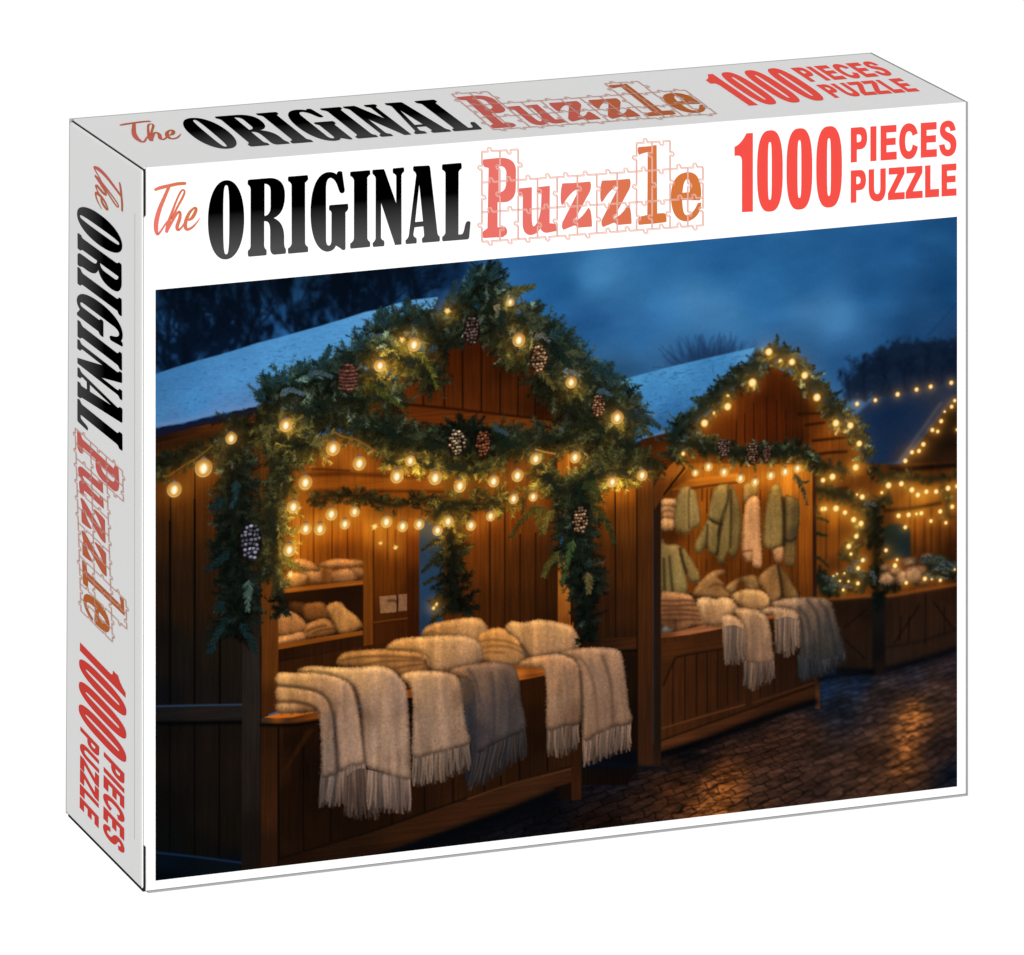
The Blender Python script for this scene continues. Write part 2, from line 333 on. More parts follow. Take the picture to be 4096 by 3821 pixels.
def paint_market():
    global cv
    # ---- sky
    paint((0, 0, np.ones((CH, CW), np.float32)), C('O', '''700 520 14 46 86 880 520 22 62 108 1000 530 42 100 156 1150 540 58 122 176 1290 590 50 112 166 1240 650 44 100 152
      1140 620 34 84 136 1090 560 34 92 146 1400 615 60 118 168 1480 560 42 104 158 1620 618 66 124 174 1560 530 36 94 148 1720 470 30 84 136 1850 440 28 78 126 1850 560 20 64 108 1700 560 30 82 132
      1640 700 40 88 136 1200 720 44 86 124 1290 700 52 100 146 1560 700 44 92 138 1790 640 26 66 108 1260 480 38 98 152 1400 500 36 94 148 1850 660 24 56 94'''))
    n = (noise(150, 60, 11, 4)-.5)*.22+(noise(60, 30, 12, 3)-.5)*.10; cv += n[..., None]*np.array([.35, .5, .6]); cv[:] = np.clip(cv, 0, 1)
    glow(*q('C', '500 465')[0], 24, (70, 90, 100), .25); glow(*q('C', '1100 520')[0], 18, (60, 80, 90), .18); glow(*q('C', '60 300')[0], 40, (60, 80, 90), .22)
    # ---- forest
    P = q('O', '280 540 900 480 905 530 880 570 780 610 560 660 280 740'); M = pmask(P, 4)
    n1 = noise(26, 44, 21, 3); n2 = noise(9, 14, 22, 3); f = np.clip((n1*.6+n2*.4-.44)*4.0, 0, 1)
    X0 = q('O', '840 560')[0][0]; fade = np.clip((XX-X0*.72)/(X0*.34), 0, 1)
    F = np.stack([.018+.10*f, .055+.235*f, .11+.36*f], -1)*(1-fade[..., None])+np.stack([.055+.05*f, .16+.11*f, .30+.14*f], -1)*fade[..., None]
    F = F*np.clip(.62+.75*(YY[..., None]/95.), .45, 1.3)
    y0, x0, m = M; h, w = m.shape; v = cv[y0:y0+h, x0:x0+w]; a = m[..., None]*.96; v *= 1-a; v += a*F[y0:y0+h, x0:x0+w]
    rs = random.Random(4)
    def tree(x, y, ang, L, wd, c, a, dep):
        x2 = x+math.cos(ang)*L; y2 = y+math.sin(ang)*L
        soften_line(np.array([(x, y), ((x+x2)/2+rs.gauss(0, 2), (y+y2)/2), (x2, y2)]), c, wd, a)
        if dep:
            for _ in range(3): tree(x+(x2-x)*rs.uniform(.4, 1), y+(y2-y)*rs.uniform(.4, 1), ang+rs.gauss(0, .45), L*.62, max(.8, wd*.6), c, a*.85, dep-1)
    for bx in (20, 66, 120, 150, 205, 260, 300, 345, 390):
        by = 205-bx*.28
        tree(bx, by, -math.pi/2+rs.gauss(0, .22), 95, 2.6, (5, 13, 26), .7, 4)
    cv[:170, :470] = blur(cv[:170, :470], 1.0)
    # ---- shrub beyond the second roof
    for i in range(260):
        a = q('C', f'{rs.gauss(600, 90)} 830')[0]; an = -math.pi/2+(a[0]-q('C', '600 830')[0][0])/60+rs.gauss(0, .3); L = rs.uniform(14, 56)*(1-.3*abs(an+math.pi/2))
        b = a+np.array([math.cos(an)*L, math.sin(an)*L]); pline(np.array([a, (a+b)/2+rs.gauss(0, 1.5), b]), (26, 50, 86), .9, .20)
    x, y = q('C', '610 790')[0]; glow_mask = .55*np.exp(-((XX-x)/48)**2*1.2-((YY-y)/22)**2); cv[:] = cv*(1-glow_mask[..., None])+glow_mask[..., None]*col((27, 46, 78))
    yb, xb = int(q('C', '350 520')[0][1]), int(q('C', '350 520')[0][0]); cv[yb:yb+150, xb:xb+160] = blur(cv[yb:yb+150, xb:xb+160], 1.0)
    # ---- right hand trees
    for r_ in range(3):
        nn = noise(22-6*r_, 18-5*r_, 31+r_, 4); P = q('C', '1290 980 1340 900 1400 800 1470 720 1560 690 1690 670 1790 660 1880 670 1960 620 1960 1020 1500 1020 1330 1010'); M = pmask(P, 13)
        y0, x0, m = M; h, w = m.shape; k = np.clip((m*1.0+nn[y0:y0+h, x0:x0+w]*1.1-1.16+.05*r_)*4.5, 0, 1)[..., None]*(.5+.15*r_)
        c = np.stack([.05+.05*nn, .10+.08*nn, .19+.09*nn], -1)[y0:y0+h, x0:x0+w]*(1.15-.2*r_); v = cv[y0:y0+h, x0:x0+w]; v *= 1-k; v += k*c
    for bx_ in (1360, 1440, 1510, 1590, 1660, 1730, 1800, 1870, 1935):
        p_ = q('C', f'{bx_} {1010-(bx_-1400)*.12}')[0]; tree(p_[0], p_[1], -math.pi/2+rs.gauss(0, .2), 34, 1.5, (10, 20, 40), .5, 3)
    pline(q('C', '1946 480 1900 530 1780 660'), (20, 50, 88), 1, .6)
    # ---- cobbled ground (all of the lower right), in its own perspective grid
    jy = q('J', '0 0')[0]; kk = ks('J')
    Px = (XX/kk); U = happly(np.linalg.inv(HC), np.c_[XX.ravel(), YY.ravel()]); JX = ((U[:, 0]-2400)/.7344).reshape(CH, CW).astype(np.float32); JY = ((U[:, 1]-2400)/.7344).reshape(CH, CW).astype(np.float32)
    yh = -520.; Z = 1700./np.maximum(JY-yh, 60); Xw = (JX-500)*Z/1.0
    th = -.50; Zs = Z*2100; wob = (noise(26, 14, 41, 3)-.5)*60
    A_ = Xw*math.cos(th)-Zs*math.sin(th)+wob; B_ = Xw*math.sin(th)+Zs*math.cos(th)+wob*.8
    bw, bh = 132., 58.; row = np.floor(B_/bh); a2 = A_/bw+.5*(row % 2)+.13*np.sin(row*7.3); cid = np.floor(a2)
    hsh = np.abs(np.sin(row*12.9898+cid*78.233)*43758.5453) % 1
    fa = np.abs((a2-cid)-.5)*2; fb = np.abs(B_/bh-row-.5)*2
    gap = np.clip((np.maximum(fa**1.0*1.0-(1-.10), fb-(1-.17)))*12, 0, 1)
    gap = blur(gap.astype(np.float32), .6)
    ng = noise(34, 5, 42, 4); nf = noise(7, 2.6, 43, 3)
    base = np.ones((CH, CW, 3), np.float32)*shep(C('J', '''0 1240 22 12 8 200 1120 40 24 18 100 950 18 18 26 400 1050 66 36 20 680 960 92 50 24 640 1120 110 62 28 560 780 36 24 22 900 1010 62 40 30
      900 800 58 34 24 1100 720 58 36 26 1300 560 26 30 40 1230 480 26 44 72 1400 450 24 38 60 1500 520 44 34 34 1700 620 110 66 34 1680 780 92 54 30 1640 900 84 50 28 1850 500 60 42 36 1930 350 42 34 38 1700 400 40 36 44
      1850 800 46 32 30 1930 950 16 20 32 1500 900 66 42 30 1300 950 66 44 34 1200 1060 52 34 28 800 640 20 16 18 500 830 14 12 14 -300 1150 10 10 14 -700 1100 8 8 12 -500 900 24 26 34 -200 900 18 24 40'''), 0, 0, CH, CW)
    base *= (.82+.30*hsh[..., None])*(.52+.92*ng[..., None])*(.7+.6*nf[..., None])
    base = base*(1-.62*gap[..., None])
    # wet sheen where the lamps mirror
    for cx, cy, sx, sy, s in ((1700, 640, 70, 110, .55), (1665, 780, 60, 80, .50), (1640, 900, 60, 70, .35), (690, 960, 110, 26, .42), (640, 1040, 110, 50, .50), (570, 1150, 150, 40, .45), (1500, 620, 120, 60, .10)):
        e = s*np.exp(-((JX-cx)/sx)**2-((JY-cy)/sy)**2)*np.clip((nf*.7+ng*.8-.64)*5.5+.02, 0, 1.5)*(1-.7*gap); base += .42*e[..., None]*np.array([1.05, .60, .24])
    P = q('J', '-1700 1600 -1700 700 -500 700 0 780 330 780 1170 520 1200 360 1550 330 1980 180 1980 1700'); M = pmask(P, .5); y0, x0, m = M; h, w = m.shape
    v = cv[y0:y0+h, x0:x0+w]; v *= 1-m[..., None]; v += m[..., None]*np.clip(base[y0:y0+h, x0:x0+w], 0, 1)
    # =============== far right stall
    fill(q('C', '1395 1090 1480 1010 1960 900 1960 975 1640 1345 1440 1380 1400 1200'), C('C', '1450 1100 16 38 68 1600 1050 14 34 62 1500 1300 18 40 70 1700 1150 24 40 66 1850 1020 36 44 62 1640 1330 36 40 56 1930 940 16 34 60'), 1.2, 1, SNOWT)
    for d, a_ in ((0, .55), (10, .25)): soften_line(q('C', f'{1856-d} 1025 {1740-d} 1190 {1625-d} 1350'), (84, 78, 84), 1.3, a_)
    fill(q('C', '1960 960 1960 1390 1640 1360'), C('C', '1940 1000 22 22 14 1900 1200 22 14 8 1700 1340 40 24 12 1940 1360 44 24 12'), 1.0)
    fill(q('H', '150 320 600 290 830 290 1275 270 1275 1230 740 1290 190 1310'), C('H', '''230 350 60 32 12 400 350 96 50 16 560 340 84 42 14 330 420 104 54 14 330 720 168 90 22 330 900 140 72 18 240 760 110 60 16 330 1050 92 48 16 450 760 92 48 14
      600 800 90 48 14 850 480 100 54 16 880 560 150 86 24 1000 560 168 96 26 1180 520 104 56 16 800 350 50 26 10 1100 350 76 38 12 850 640 120 64 18 940 760 150 78 20 1010 850 120 62 16 1150 620 96 50 16 1150 800 92 46 14 1000 950 80 40 14 1230 900 56 26 8 1200 1000 40 20 8 740 700 70 38 14'''), .8, 1, GR)
    lines('H', [(285, 640, 285, 1000), (380, 640, 378, 1110), (555, 760, 550, 900), (905, 460, 905, 1000), (942, 690, 942, 960), (1012, 690, 1012, 950), (1065, 620, 1062, 960), (1130, 640, 1130, 960), (1200, 620, 1198, 970)], (36, 17, 6), 1, .7)
    for s_, c_, w_ in (('780 335 1000 318 1275 296', (8, 6, 6), 3.2), ('720 636 900 622 1130 580', (24, 14, 8), 2.2), ('200 490 330 480 440 470', (30, 18, 10), 2.2), ('190 180 300 140 420 110', (30, 14, 6), 2)): soften_line(q('H', s_), c_, w_, .85)
    fill(q('H', '700 770 760 735 850 735 905 770 910 980 700 1010'), C('H', '740 780 26 34 26 850 780 20 34 36 860 950 22 34 38 720 980 40 38 22'), 1.5)
    kw = dict(cool=.45, wm=.55, ln=13, nl=5, dark=.8)
    garland(q('H', '200 470 330 500 460 540 570 590 640 620'), [9, 13, 15, 13], **kw)
    garland(q('H', '600 330 700 380 850 400 1000 400 1150 400 1270 380'), [7, 8, 8, 8], **kw)
    garland(q('H', '1150 430 1190 520 1180 620 1190 690'), [6, 8, 8, 4], **kw)
    garland(q('H', '760 520 700 560 660 620'), [7, 11, 13], **kw)
    garland(q('H', '620 640 600 720 560 780 520 850 470 930 430 1010'), [8, 14, 16, 18, 22, 24], **kw)
    garland(q('H', '210 1100 260 1180 300 1230 400 1180 500 1130 600 1180'), [14, 20, 22, 24, 26, 22], cool=1.1, wm=.45, ln=13, nl=5, dark=.8)
    for s_ in ('205 690 260 700 300 720', '205 800 250 815 290 820', '205 980 250 1000 300 1050', '700 560 740 560 775 580', '205 590 215 640 240 660'): sprig(q('H', s_), 5, (22, 32, 20), (40, 52, 34), 160)
    # blurred heap of fleeces and greenery
    for x, y, rx, ry, c in ((730, 1060, 50, 34, (96, 74, 56)), (900, 1010, 70, 30, (100, 76, 56)), (1030, 975, 60, 26, (92, 66, 46)), (740, 1150, 74, 60, (120, 94, 76)), (820, 1120, 60, 50, (112, 86, 66)), (930, 1110, 72, 66, (134, 102, 80)), (980, 1080, 60, 40, (120, 92, 70)), (1100, 1010, 90, 46, (52, 58, 50)), (1180, 1080, 80, 60, (30, 42, 46)), (1080, 1100, 70, 40, (62, 60, 54)), (1240, 1040, 40, 40, (40, 50, 56)), (1000, 1170, 60, 24, (70, 52, 42))):
        p = q('H', f'{x} {y}')[0]; wool(np.array([p+np.array([math.cos(t)*rx, math.sin(t)*ry])*ks('H') for t in np.linspace(0, 6.28, 12)[:-1]]), c, .9, sm=True, dark=.45)
    garland(q('H', '1040 1050 1120 1090 1200 1100 1260 1120'), [9, 12, 12, 10], cool=1.2, wm=.35, ln=9, nl=4, dark=.7)
    garland(q('H', '700 1220 770 1200 830 1190'), [10, 10, 6], cool=.8, wm=.3, ln=8, nl=4, dark=.6)
    # counter of that stall
    fill(q('H', '300 1295 620 1275 740 1275 1275 1185 1275 1645 740 1805 360 1812 330 1500'), C('H', '400 1320 34 20 12 600 1400 28 18 12 500 1500 44 26 16 500 1650 40 26 18 900 1350 44 26 16 900 1500 50 30 20 1150 1400 52 30 18 1150 1600 44 28 20 800 1700 44 30 22 1200 1250 40 22 12 420 1780 30 20 14'), .8, 1, GR)
    lines('H', [(980, 1330, 790, 1620), (1080, 1310, 1240, 1530), (1022, 1250, 1018, 1625), (580, 1370, 420, 1500), (420, 1590, 570, 1730), (840, 1420, 830, 1600), (1160, 1350, 1160, 1560), (900, 1420, 895, 1620)], (14, 9, 8), 1.3, .8)
    soften_line(q('H', '730 1650 1000 1600 1275 1510'), (20, 13, 10), 1.6, .6); soften_line(q('H', '230 1300 400 1285 600 1270 730 1272 1000 1225 1275 1178'), (112, 60, 24), 1.8, .8)
    fill(q('H', '625 1240 720 1240 722 1850 628 1860'), C('H', '650 1300 14 16 14 700 1400 20 18 16 660 1700 14 12 12 700 1800 24 17 14'), .8)
    garland(q('H', '660 590 640 700 650 850 655 1000 660 1150 665 1260 690 1360'), [13, 15, 12, 11, 12, 12, 9], cool=.7, wm=.25, ln=11, nl=5, dark=.52)
    soften_line(q('H', '370 1822 500 1822 620 1828'), (6, 6, 8), 3, .8); soften_line(q('H', '740 1815 1000 1742 1275 1655'), (5, 6, 10), 4, .85)
    x0 = int(q('H', '120 0')[0][0]); cv[:, x0:] = blur(cv[:, x0:], 1.1)
    for p, r, t in [b for b, s in zip(BP, BULBS) if s[0] in 'HC' and b[2] == 1 and b[0][0] > x0]:
        pass
    for x, y, rx, ry, c in ((735, 1140, 60, 48, (150, 122, 104)), (800, 1085, 48, 34, (140, 112, 92)), (850, 1130, 52, 50, (160, 130, 108)), (935, 1110, 60, 58, (156, 126, 104)), (905, 1020, 58, 22, (128, 104, 84)), (1030, 975, 52, 22, (124, 100, 80)), (720, 1055, 34, 20, (134, 108, 88))):
        p = q('H', f'{x} {y}')[0]; wool(np.array([p+np.array([math.cos(t)*rx*(1+.15*math.sin(3*t+x)), math.sin(t)*ry])*ks('H') for t in np.linspace(0, 6.28, 14)[:-1]]), c, 1.2, sm=True, dark=.5, desat=.15)
    for s_ in ('980 1010 1060 990 1140 1010', '1060 1080 1140 1060 1230 1080', '1120 1030 1180 1020 1240 1050', '430 1060 500 1080 560 1120', '380 1100 330 1140 260 1120', '600 1080 640 1120 640 1180', '300 1180 380 1190 470 1200', '1000 1120 1080 1130 1180 1140', '560 600 610 580 650 600', '580 980 540 1010 480 1030'): sprig(q('H', s_), 8, (30, 46, 50), (120, 126, 116), 300, a=.6)
    # =============== second stall
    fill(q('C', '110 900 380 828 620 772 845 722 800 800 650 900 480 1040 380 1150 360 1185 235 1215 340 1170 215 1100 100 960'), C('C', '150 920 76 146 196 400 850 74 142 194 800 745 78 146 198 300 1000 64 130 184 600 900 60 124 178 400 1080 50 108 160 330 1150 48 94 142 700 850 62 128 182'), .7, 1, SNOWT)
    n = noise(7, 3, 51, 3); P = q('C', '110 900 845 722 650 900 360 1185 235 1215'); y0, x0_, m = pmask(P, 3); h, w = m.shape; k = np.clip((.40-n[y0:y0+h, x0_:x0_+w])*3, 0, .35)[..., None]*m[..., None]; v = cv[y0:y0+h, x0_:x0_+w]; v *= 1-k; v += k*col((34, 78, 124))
    soften_line(q('C', '235 1212 300 1196 370 1175'), (92, 120, 160), 1.6, .8)
    fill(q('C', '230 1222 380 1185 460 1300 380 1420 100 1440 100 1300'), C('C', '250 1250 62 28 10 150 1300 96 50 16 350 1300 84 40 12'), .7, 1, GH)
    # gable
    fill(q('C', '400 1420 480 1180 640 1040 930 820 1100 900 1290 1120 1450 1330 1440 1420'), C('C', '900 980 66 24 6 740 1150 100 42 10 850 1100 92 36 8 950 1150 88 34 8 1100 1050 50 20 6 1080 1200 54 22 6 700 1250 96 42 10 950 1230 78 30 8 1240 1190 132 64 16 1230 1260 142 70 18 1300 1330 104 54 16 1160 1150 96 44 12 500 1350 120 60 14 1100 1380 96 50 14'), .8, 1, GR)
    lines('C', [(742, 1120, 740, 1250), (786, 1080, 788, 1240), (836, 1020, 838, 1240), (905, 990, 910, 1270), (960, 1010, 965, 1270), (1010, 1060, 1015, 1280)], (36, 12, 4), 1, .7)
    for s_ in ('1080 1085 1200 1080', '1120 1145 1220 1132', '1160 1230 1240 1222 1330 1212', '1160 1310 1240 1296 1340 1290', '1150 1395 1260 1375'): soften_line(q('C', s_), (28, 11, 4), 1.7, .8)
    # opening
    fill(q('G', '190 230 420 110 1460 120 1445 1230 1330 1260 1100 1300 190 1300'), C('G', '''230 300 88 44 12 430 400 120 60 14 600 250 176 98 24 540 450 178 92 18 530 600 150 78 16 470 900 140 68 14 430 1000 120 58 12 590 330 150 80 18 900 350 150 78 18 1010 300 120 62 16 1030 450 106 52 12 1060 250 186 106 28
      760 1000 100 48 12 850 950 120 58 14 620 1000 112 54 12 280 700 70 32 8 240 450 90 46 12 330 850 130 64 14 900 1000 88 42 10 1330 500 130 66 16 1250 1000 110 54 14 1250 300 210 124 36 1290 1100 90 44 12 700 900 84 40 10'''), .8, 1, GR)
    lines('G', [(530, 320, 530, 420), (572, 320, 570, 520), (610, 320, 600, 420), (870, 320, 868, 520), (1010, 330, 1008, 1100), (570, 900, 568, 1000), (850, 900, 848, 1030), (1090, 820, 1090, 930), (1270, 960, 1275, 1120), (1325, 400, 1325, 1200), (740, 950, 738, 1100), (420, 700, 418, 900)], (60, 26, 6), 1.2, .65)
    fill(q('G', '265 335 430 240 830 190 830 262 640 285 440 318'), C('G', '300 320 140 72 18 500 250 204 116 30 750 220 196 110 30 430 300 170 92 22'), .6, 1, GH)
    soften_line(q('G', '430 320 640 288 830 266'), (60, 28, 8), 1.5, .8)
    fill(q('G', '190 330 360 100 430 110 410 160 220 372 190 380'), C('G', '220 320 110 56 14 380 130 176 98 26'), .6, 1, GR); lines('G', [(388, 148, 212, 372)], (22, 10, 4), 2.2, .9)
    fill(q('G', '1190 140 1280 140 1270 360 1250 400 1200 400'), (206, 122, 34), 1.0, .9, GR)
    fill(q('G', '1325 150 1440 140 1442 1225 1325 1225'), C('G', '1380 180 186 108 30 1380 400 168 90 22 1390 700 150 76 18 1390 1000 128 64 16 1390 1200 104 52 14'), .6, 1, GR)
    fill(q('G', '1440 130 1466 130 1475 1220 1442 1225'), (42, 20, 12), .6)
    fill(q('G', '190 1180 1340 1170 1345 1400 1060 1425 700 1500 190 1540'), C('G', '300 1400 60 32 16 900 1350 80 44 22 1250 1350 50 28 16'), .6)
    # hanging and heaped woollens
    W = lambda s_, c_, **k: wool(q('G', s_), c_, desat=.22, **k)
    for s_, c_ in (('200 410 255 402 318 408 322 452 260 462 202 458', (226, 172, 116)), ('200 470 250 462 305 480 306 520 250 500 200 530', (206, 152, 100)), ('204 520 260 505 300 525 295 570 240 565 202 560', (188, 136, 86)), ('196 575 240 562 292 572 305 610 290 650 240 660 196 648', (222, 166, 108))): W(s_, c_)
    W('345 335 398 300 440 322 478 345 500 470 510 590 478 640 432 655 402 692 366 684 350 640 345 684 322 670 305 590 318 450', C('G', '400 340 160 140 80 480 450 190 170 108 350 500 156 140 78 480 600 172 152 92 330 620 150 128 70')); fold('G', (424, 330, 420, 460, 424, 640), (40, 30, 10), 1.4, .7)
    W('195 755 235 780 330 782 352 830 385 1000 400 1175 195 1175', C('G', '220 800 140 120 70 300 820 160 138 80 240 1000 128 118 68 350 1050 146 134 78 300 1150 120 106 60')); W('345 815 385 815 440 900 500 1000 508 1060 480 1092 432 1080 398 1000 365 900', C('G', '380 850 136 118 66 480 1050 140 120 66'))
    for f_ in ((262, 880, 272, 1000, 288, 1175), (350, 820, 372, 920, 400, 1010), (215, 900, 222, 1170)): fold('G', f_, (22, 14, 6), 1.6, .75)
    W('760 310 800 325 842 480 852 620 832 760 800 872 762 868 745 820 720 900 700 932 655 912 655 800 690 640 700 500 730 400', C('G', '760 400 128 112 62 820 500 104 92 50 700 700 142 126 70 760 750 120 104 54 680 880 134 116 62 720 500 148 132 76')); W('592 560 640 590 690 625 672 740 655 855 600 850 572 800 545 810 505 858 472 820 472 770 520 680 560 610', C('G', '600 620 146 130 74 500 780 142 122 64 620 800 132 116 62')); W('640 310 700 285 755 300 752 400 700 600 592 570 590 520 610 400', C('G', '680 320 152 138 80 620 500 150 134 78 700 450 142 126 72'))
    for f_ in ((596, 572, 640, 602, 690, 618), (745, 300, 740, 420, 700, 540, 665, 700), (768, 330, 770, 600, 762, 800), (575, 620, 572, 700, 565, 800), (672, 640, 668, 740, 655, 860)): fold('G', f_, (30, 20, 8), 1.5, .75)
    W('870 330 890 280 980 280 985 360 960 385 905 410 875 440', (150, 124, 70)); W('905 415 960 380 1002 425 1010 700 1022 940 985 972 948 940 942 840 930 905 902 918 875 870 858 820 870 600 885 480', C('G', '940 420 222 168 116 900 600 208 156 104 990 700 216 162 112 880 800 206 152 104 985 930 214 158 110')); fold('G', (940, 830, 900, 832, 868, 838), (70, 36, 18), 1.2, .7); fold('G', (985, 470, 992, 640, 1000, 760), (170, 110, 66), 1.4, .5)
    W('1210 400 1270 388 1328 440 1328 600 1305 740 1290 935 1250 960 1214 935 1208 740', C('G', '1260 420 124 102 52 1230 600 132 112 58 1310 500 86 76 46 1250 850 136 108 56 1315 650 62 60 46')); fold('G', (1210, 742, 1260, 752, 1300, 728), (30, 20, 10), 1.6, .8)
    W('1120 800 1195 795 1186 912 1132 908', (196, 142, 96)); W('1100 310 1160 282 1190 380 1202 560 1196 760 1150 800 1090 816 1040 780 1042 640 1068 430', C('G', '1130 320 136 118 62 1080 500 152 134 76 1170 500 138 120 66 1100 750 150 128 70')); fold('G', (1196, 400, 1206, 560, 1204, 780), (20, 12, 6), 2, .8); fold('G', (1130, 380, 1132, 460, 1130, 540), (90, 70, 32), 1.2, .6)
    W('455 1175 520 1080 600 1010 690 985 718 1010 655 1040 705 1095 715 1150 770 1190 700 1230 600 1218 480 1195', C('G', '500 1150 156 114 62 620 1020 186 138 80 600 1100 162 116 62 680 1100 140 96 50 650 1200 150 108 58 560 1200 170 128 76')); fold('G', (590, 1130, 640, 1105, 700, 1115), (70, 36, 12), 1.6, .6)
    W('720 1140 800 1070 900 1035 978 1042 992 1150 900 1155 862 1075 822 1110 786 1180', C('G', '760 1130 176 136 78 940 1060 140 108 58 860 1090 120 84 42 960 1130 146 110 60'))
    W('1150 945 1220 1010 1300 1150 1325 1215 1190 1225 1172 1100', C('G', '1180 1000 112 84 42 1280 1180 134 102 56 1200 1180 100 72 36')); W('1000 1045 1060 985 1142 948 1172 1060 1182 1200 1100 1255 1045 1150 1000 1095', C('G', '1040 1030 160 118 66 1120 1100 150 106 58 1130 1200 170 124 74 1150 1000 120 90 48')); fold('G', (1160, 960, 1180, 1080, 1196, 1220), (30, 18, 8), 1.6, .8)
    W('780 1190 880 1150 1000 1155 1072 1200 1086 1270 1040 1312 960 1322 880 1290 800 1240', C('G', '820 1190 196 152 92 950 1180 212 170 108 1050 1240 206 162 106 920 1270 190 144 90 1000 1300 170 126 80'))
    # folded pile
    W('194 1185 280 1172 420 1192 468 1240 500 1300 545 1400 540 1440 450 1446 330 1500 194 1440', C('G', '240 1200 188 138 88 400 1200 196 146 96 350 1280 160 106 64 230 1300 140 92 54 500 1350 172 118 74 400 1420 156 106 70 250 1420 90 60 40 500 1430 176 124 80'), edge=True)
    for i, yy in enumerate((1235, 1275, 1315, 1352, 1392)): fold('G', (200, yy+8, 300, yy+rs.randint(0, 14), 400, yy+4, 480+i*10, yy+rs.randint(4, 18)), (64, 34, 20), 1.5, .8)
    fold('G', (310, 1400, 312, 1480), (50, 26, 16), 1.6, .7); W('196 1480 230 1450 290 1480 280 1515 210 1520', (96, 92, 96))
    # counter top, front
    fill(q('G', '186 1515 300 1500 560 1440 740 1435 742 1482 500 1520 300 1560 186 1562'), C('G', '220 1530 120 62 32 400 1500 176 104 60 600 1460 182 110 66 700 1470 150 84 44'), .5, 1, GH)
    soften_line(q('G', '186 1562 400 1545 735 1486'), (24, 12, 6), 1.6, .8)
    fill(q('G', '1050 1368 1140 1350 1142 1385 1072 1392'), (140, 74, 30), .5)
    fill(q('J', '328 208 480 190 700 150 1000 100 1190 100 1192 480 1165 545 760 700 328 830'), C('J', '360 260 74 38 16 500 240 66 34 14 380 420 72 36 15 430 600 66 34 15 550 500 64 32 14 650 600 56 28 12 400 700 70 36 16 850 560 58 30 14 950 500 46 24 12 1050 420 40 22 12 1120 300 34 18 10 720 400 50 26 12 600 350 56 28 12'), .6, 1, GR)
    lines('J', [(397, 330, 395, 680), (462, 300, 462, 660), (525, 285, 524, 632), (583, 275, 583, 610), (640, 262, 640, 590), (693, 300, 693, 570), (750, 330, 750, 550), (872, 430, 872, 530), (948, 430, 948, 500)], (22, 11, 5), 1, .8)
    fill(q('J', '336 240 690 185 690 262 600 280 430 305 390 340 345 460 336 460'), C('J', '380 270 78 40 17 600 230 70 36 15 350 400 66 34 14'), .6, 1, GH); soften_line(q('J', '345 465 400 335 440 305 690 262'), (20, 10, 5), 1.2, .7)
    fill(q('J', '330 765 1165 465 1168 545 760 690 330 828'), C('J', '350 790 92 50 24 700 680 76 40 20 1000 570 66 34 17 1150 500 60 32 17'), .5, 1, GH)
    for s_, c_ in (('330 700 500 650 790 568', (92, 52, 28)), ('330 765 760 612 1165 465', (22, 12, 6)), ('830 560 1000 505 1165 450', (70, 38, 20))): soften_line(q('J', s_), c_, 1.1, .75)
    fill(q('J', '790 440 828 430 828 580 790 590'), (52, 28, 13), .5, 1, GR); fill(q('J', '1168 400 1196 395 1196 590 1170 592'), C('J', '1180 420 44 26 16 1185 570 84 48 26'), .5)
    soften_line(q('J', '340 838 560 770 900 640 1165 556'), (4, 4, 7), 5, .9); soften_line(q('J', '1200 430 1300 410 1480 395'), (5, 6, 9), 4, .8)
    # shawls over its counter
    fringe(q('G', '700 1400 780 1385 870 1420'), q('G', '718 1760 800 1760 898 1740'), (176, 144, 118), (146, 118, 98), 26, 2.0)
    W('488 1240 560 1214 640 1232 700 1214 780 1236 812 1310 760 1350 700 1372 690 1430 620 1440 560 1430 520 1340', C('G', '540 1240 232 190 134 640 1240 216 172 118 740 1240 224 180 126 600 1350 176 134 92 760 1320 200 156 110 650 1420 160 120 86'), fuzz=1.8, fl=4.5)
    for f_ in ((600, 1250, 620, 1330, 640, 1410), (690, 1250, 680, 1320, 690, 1400), (560, 1280, 570, 1400)): fold('G', f_, (130, 92, 60), 1.4, .4)
    W('690 1372 760 1360 840 1395 880 1440 905 1600 890 1640 830 1560 730 1580 712 1480', C('G', '740 1390 206 166 126 850 1420 190 150 114 760 1540 156 126 104'), fuzz=1.5)
    fringe(q('G', '716 1460 800 1450 898 1500'), q('G', '716 1745 800 1765 900 1740'), (182, 150, 124), (140, 112, 94), 22, 2.2)
    W('800 1310 880 1305 1000 1322 1060 1370 1092 1480 1108 1620 1116 1745 1000 1760 905 1745 898 1600 880 1450 830 1370', C('G', '850 1320 212 168 120 1000 1340 200 160 120 1060 1420 170 138 112 950 1500 166 134 108 1000 1650 150 122 104 1090 1650 124 100 88 920 1700 140 112 96'), fuzz=1.4)
    for f_ in ((930, 1400, 950, 1550, 950, 1740), (1010, 1400, 1030, 1550, 1034, 1740), (900, 1480, 902, 1600, 906, 1740)): fold('G', f_, (96, 72, 60), 1.6, .5)
    fringe(q('J', '785 330 850 345 945 330'), q('J', '780 460 845 492 946 436'), (170, 138, 118), (130, 104, 90), 24, 1.7)
    fringe(q('G', '1140 1420 1240 1410 1340 1430'), q('G', '1136 1650 1240 1670 1350 1600'), (178, 148, 126), (140, 112, 96), 24, 2.1)
    W('1005 1335 1080 1296 1180 1288 1280 1290 1325 1330 1342 1420 1348 1520 1250 1500 1145 1520 1130 1400 1120 1350', C('G', '1060 1320 208 168 122 1250 1300 190 156 124 1320 1380 164 136 116 1180 1360 182 148 118 1160 1480 150 122 104'), fuzz=1.4)
    fringe(q('G', '1145 1400 1240 1380 1344 1420'), q('G', '1140 1660 1240 1700 1348 1610'), (186, 154, 130), (146, 118, 100), 22, 2.3)
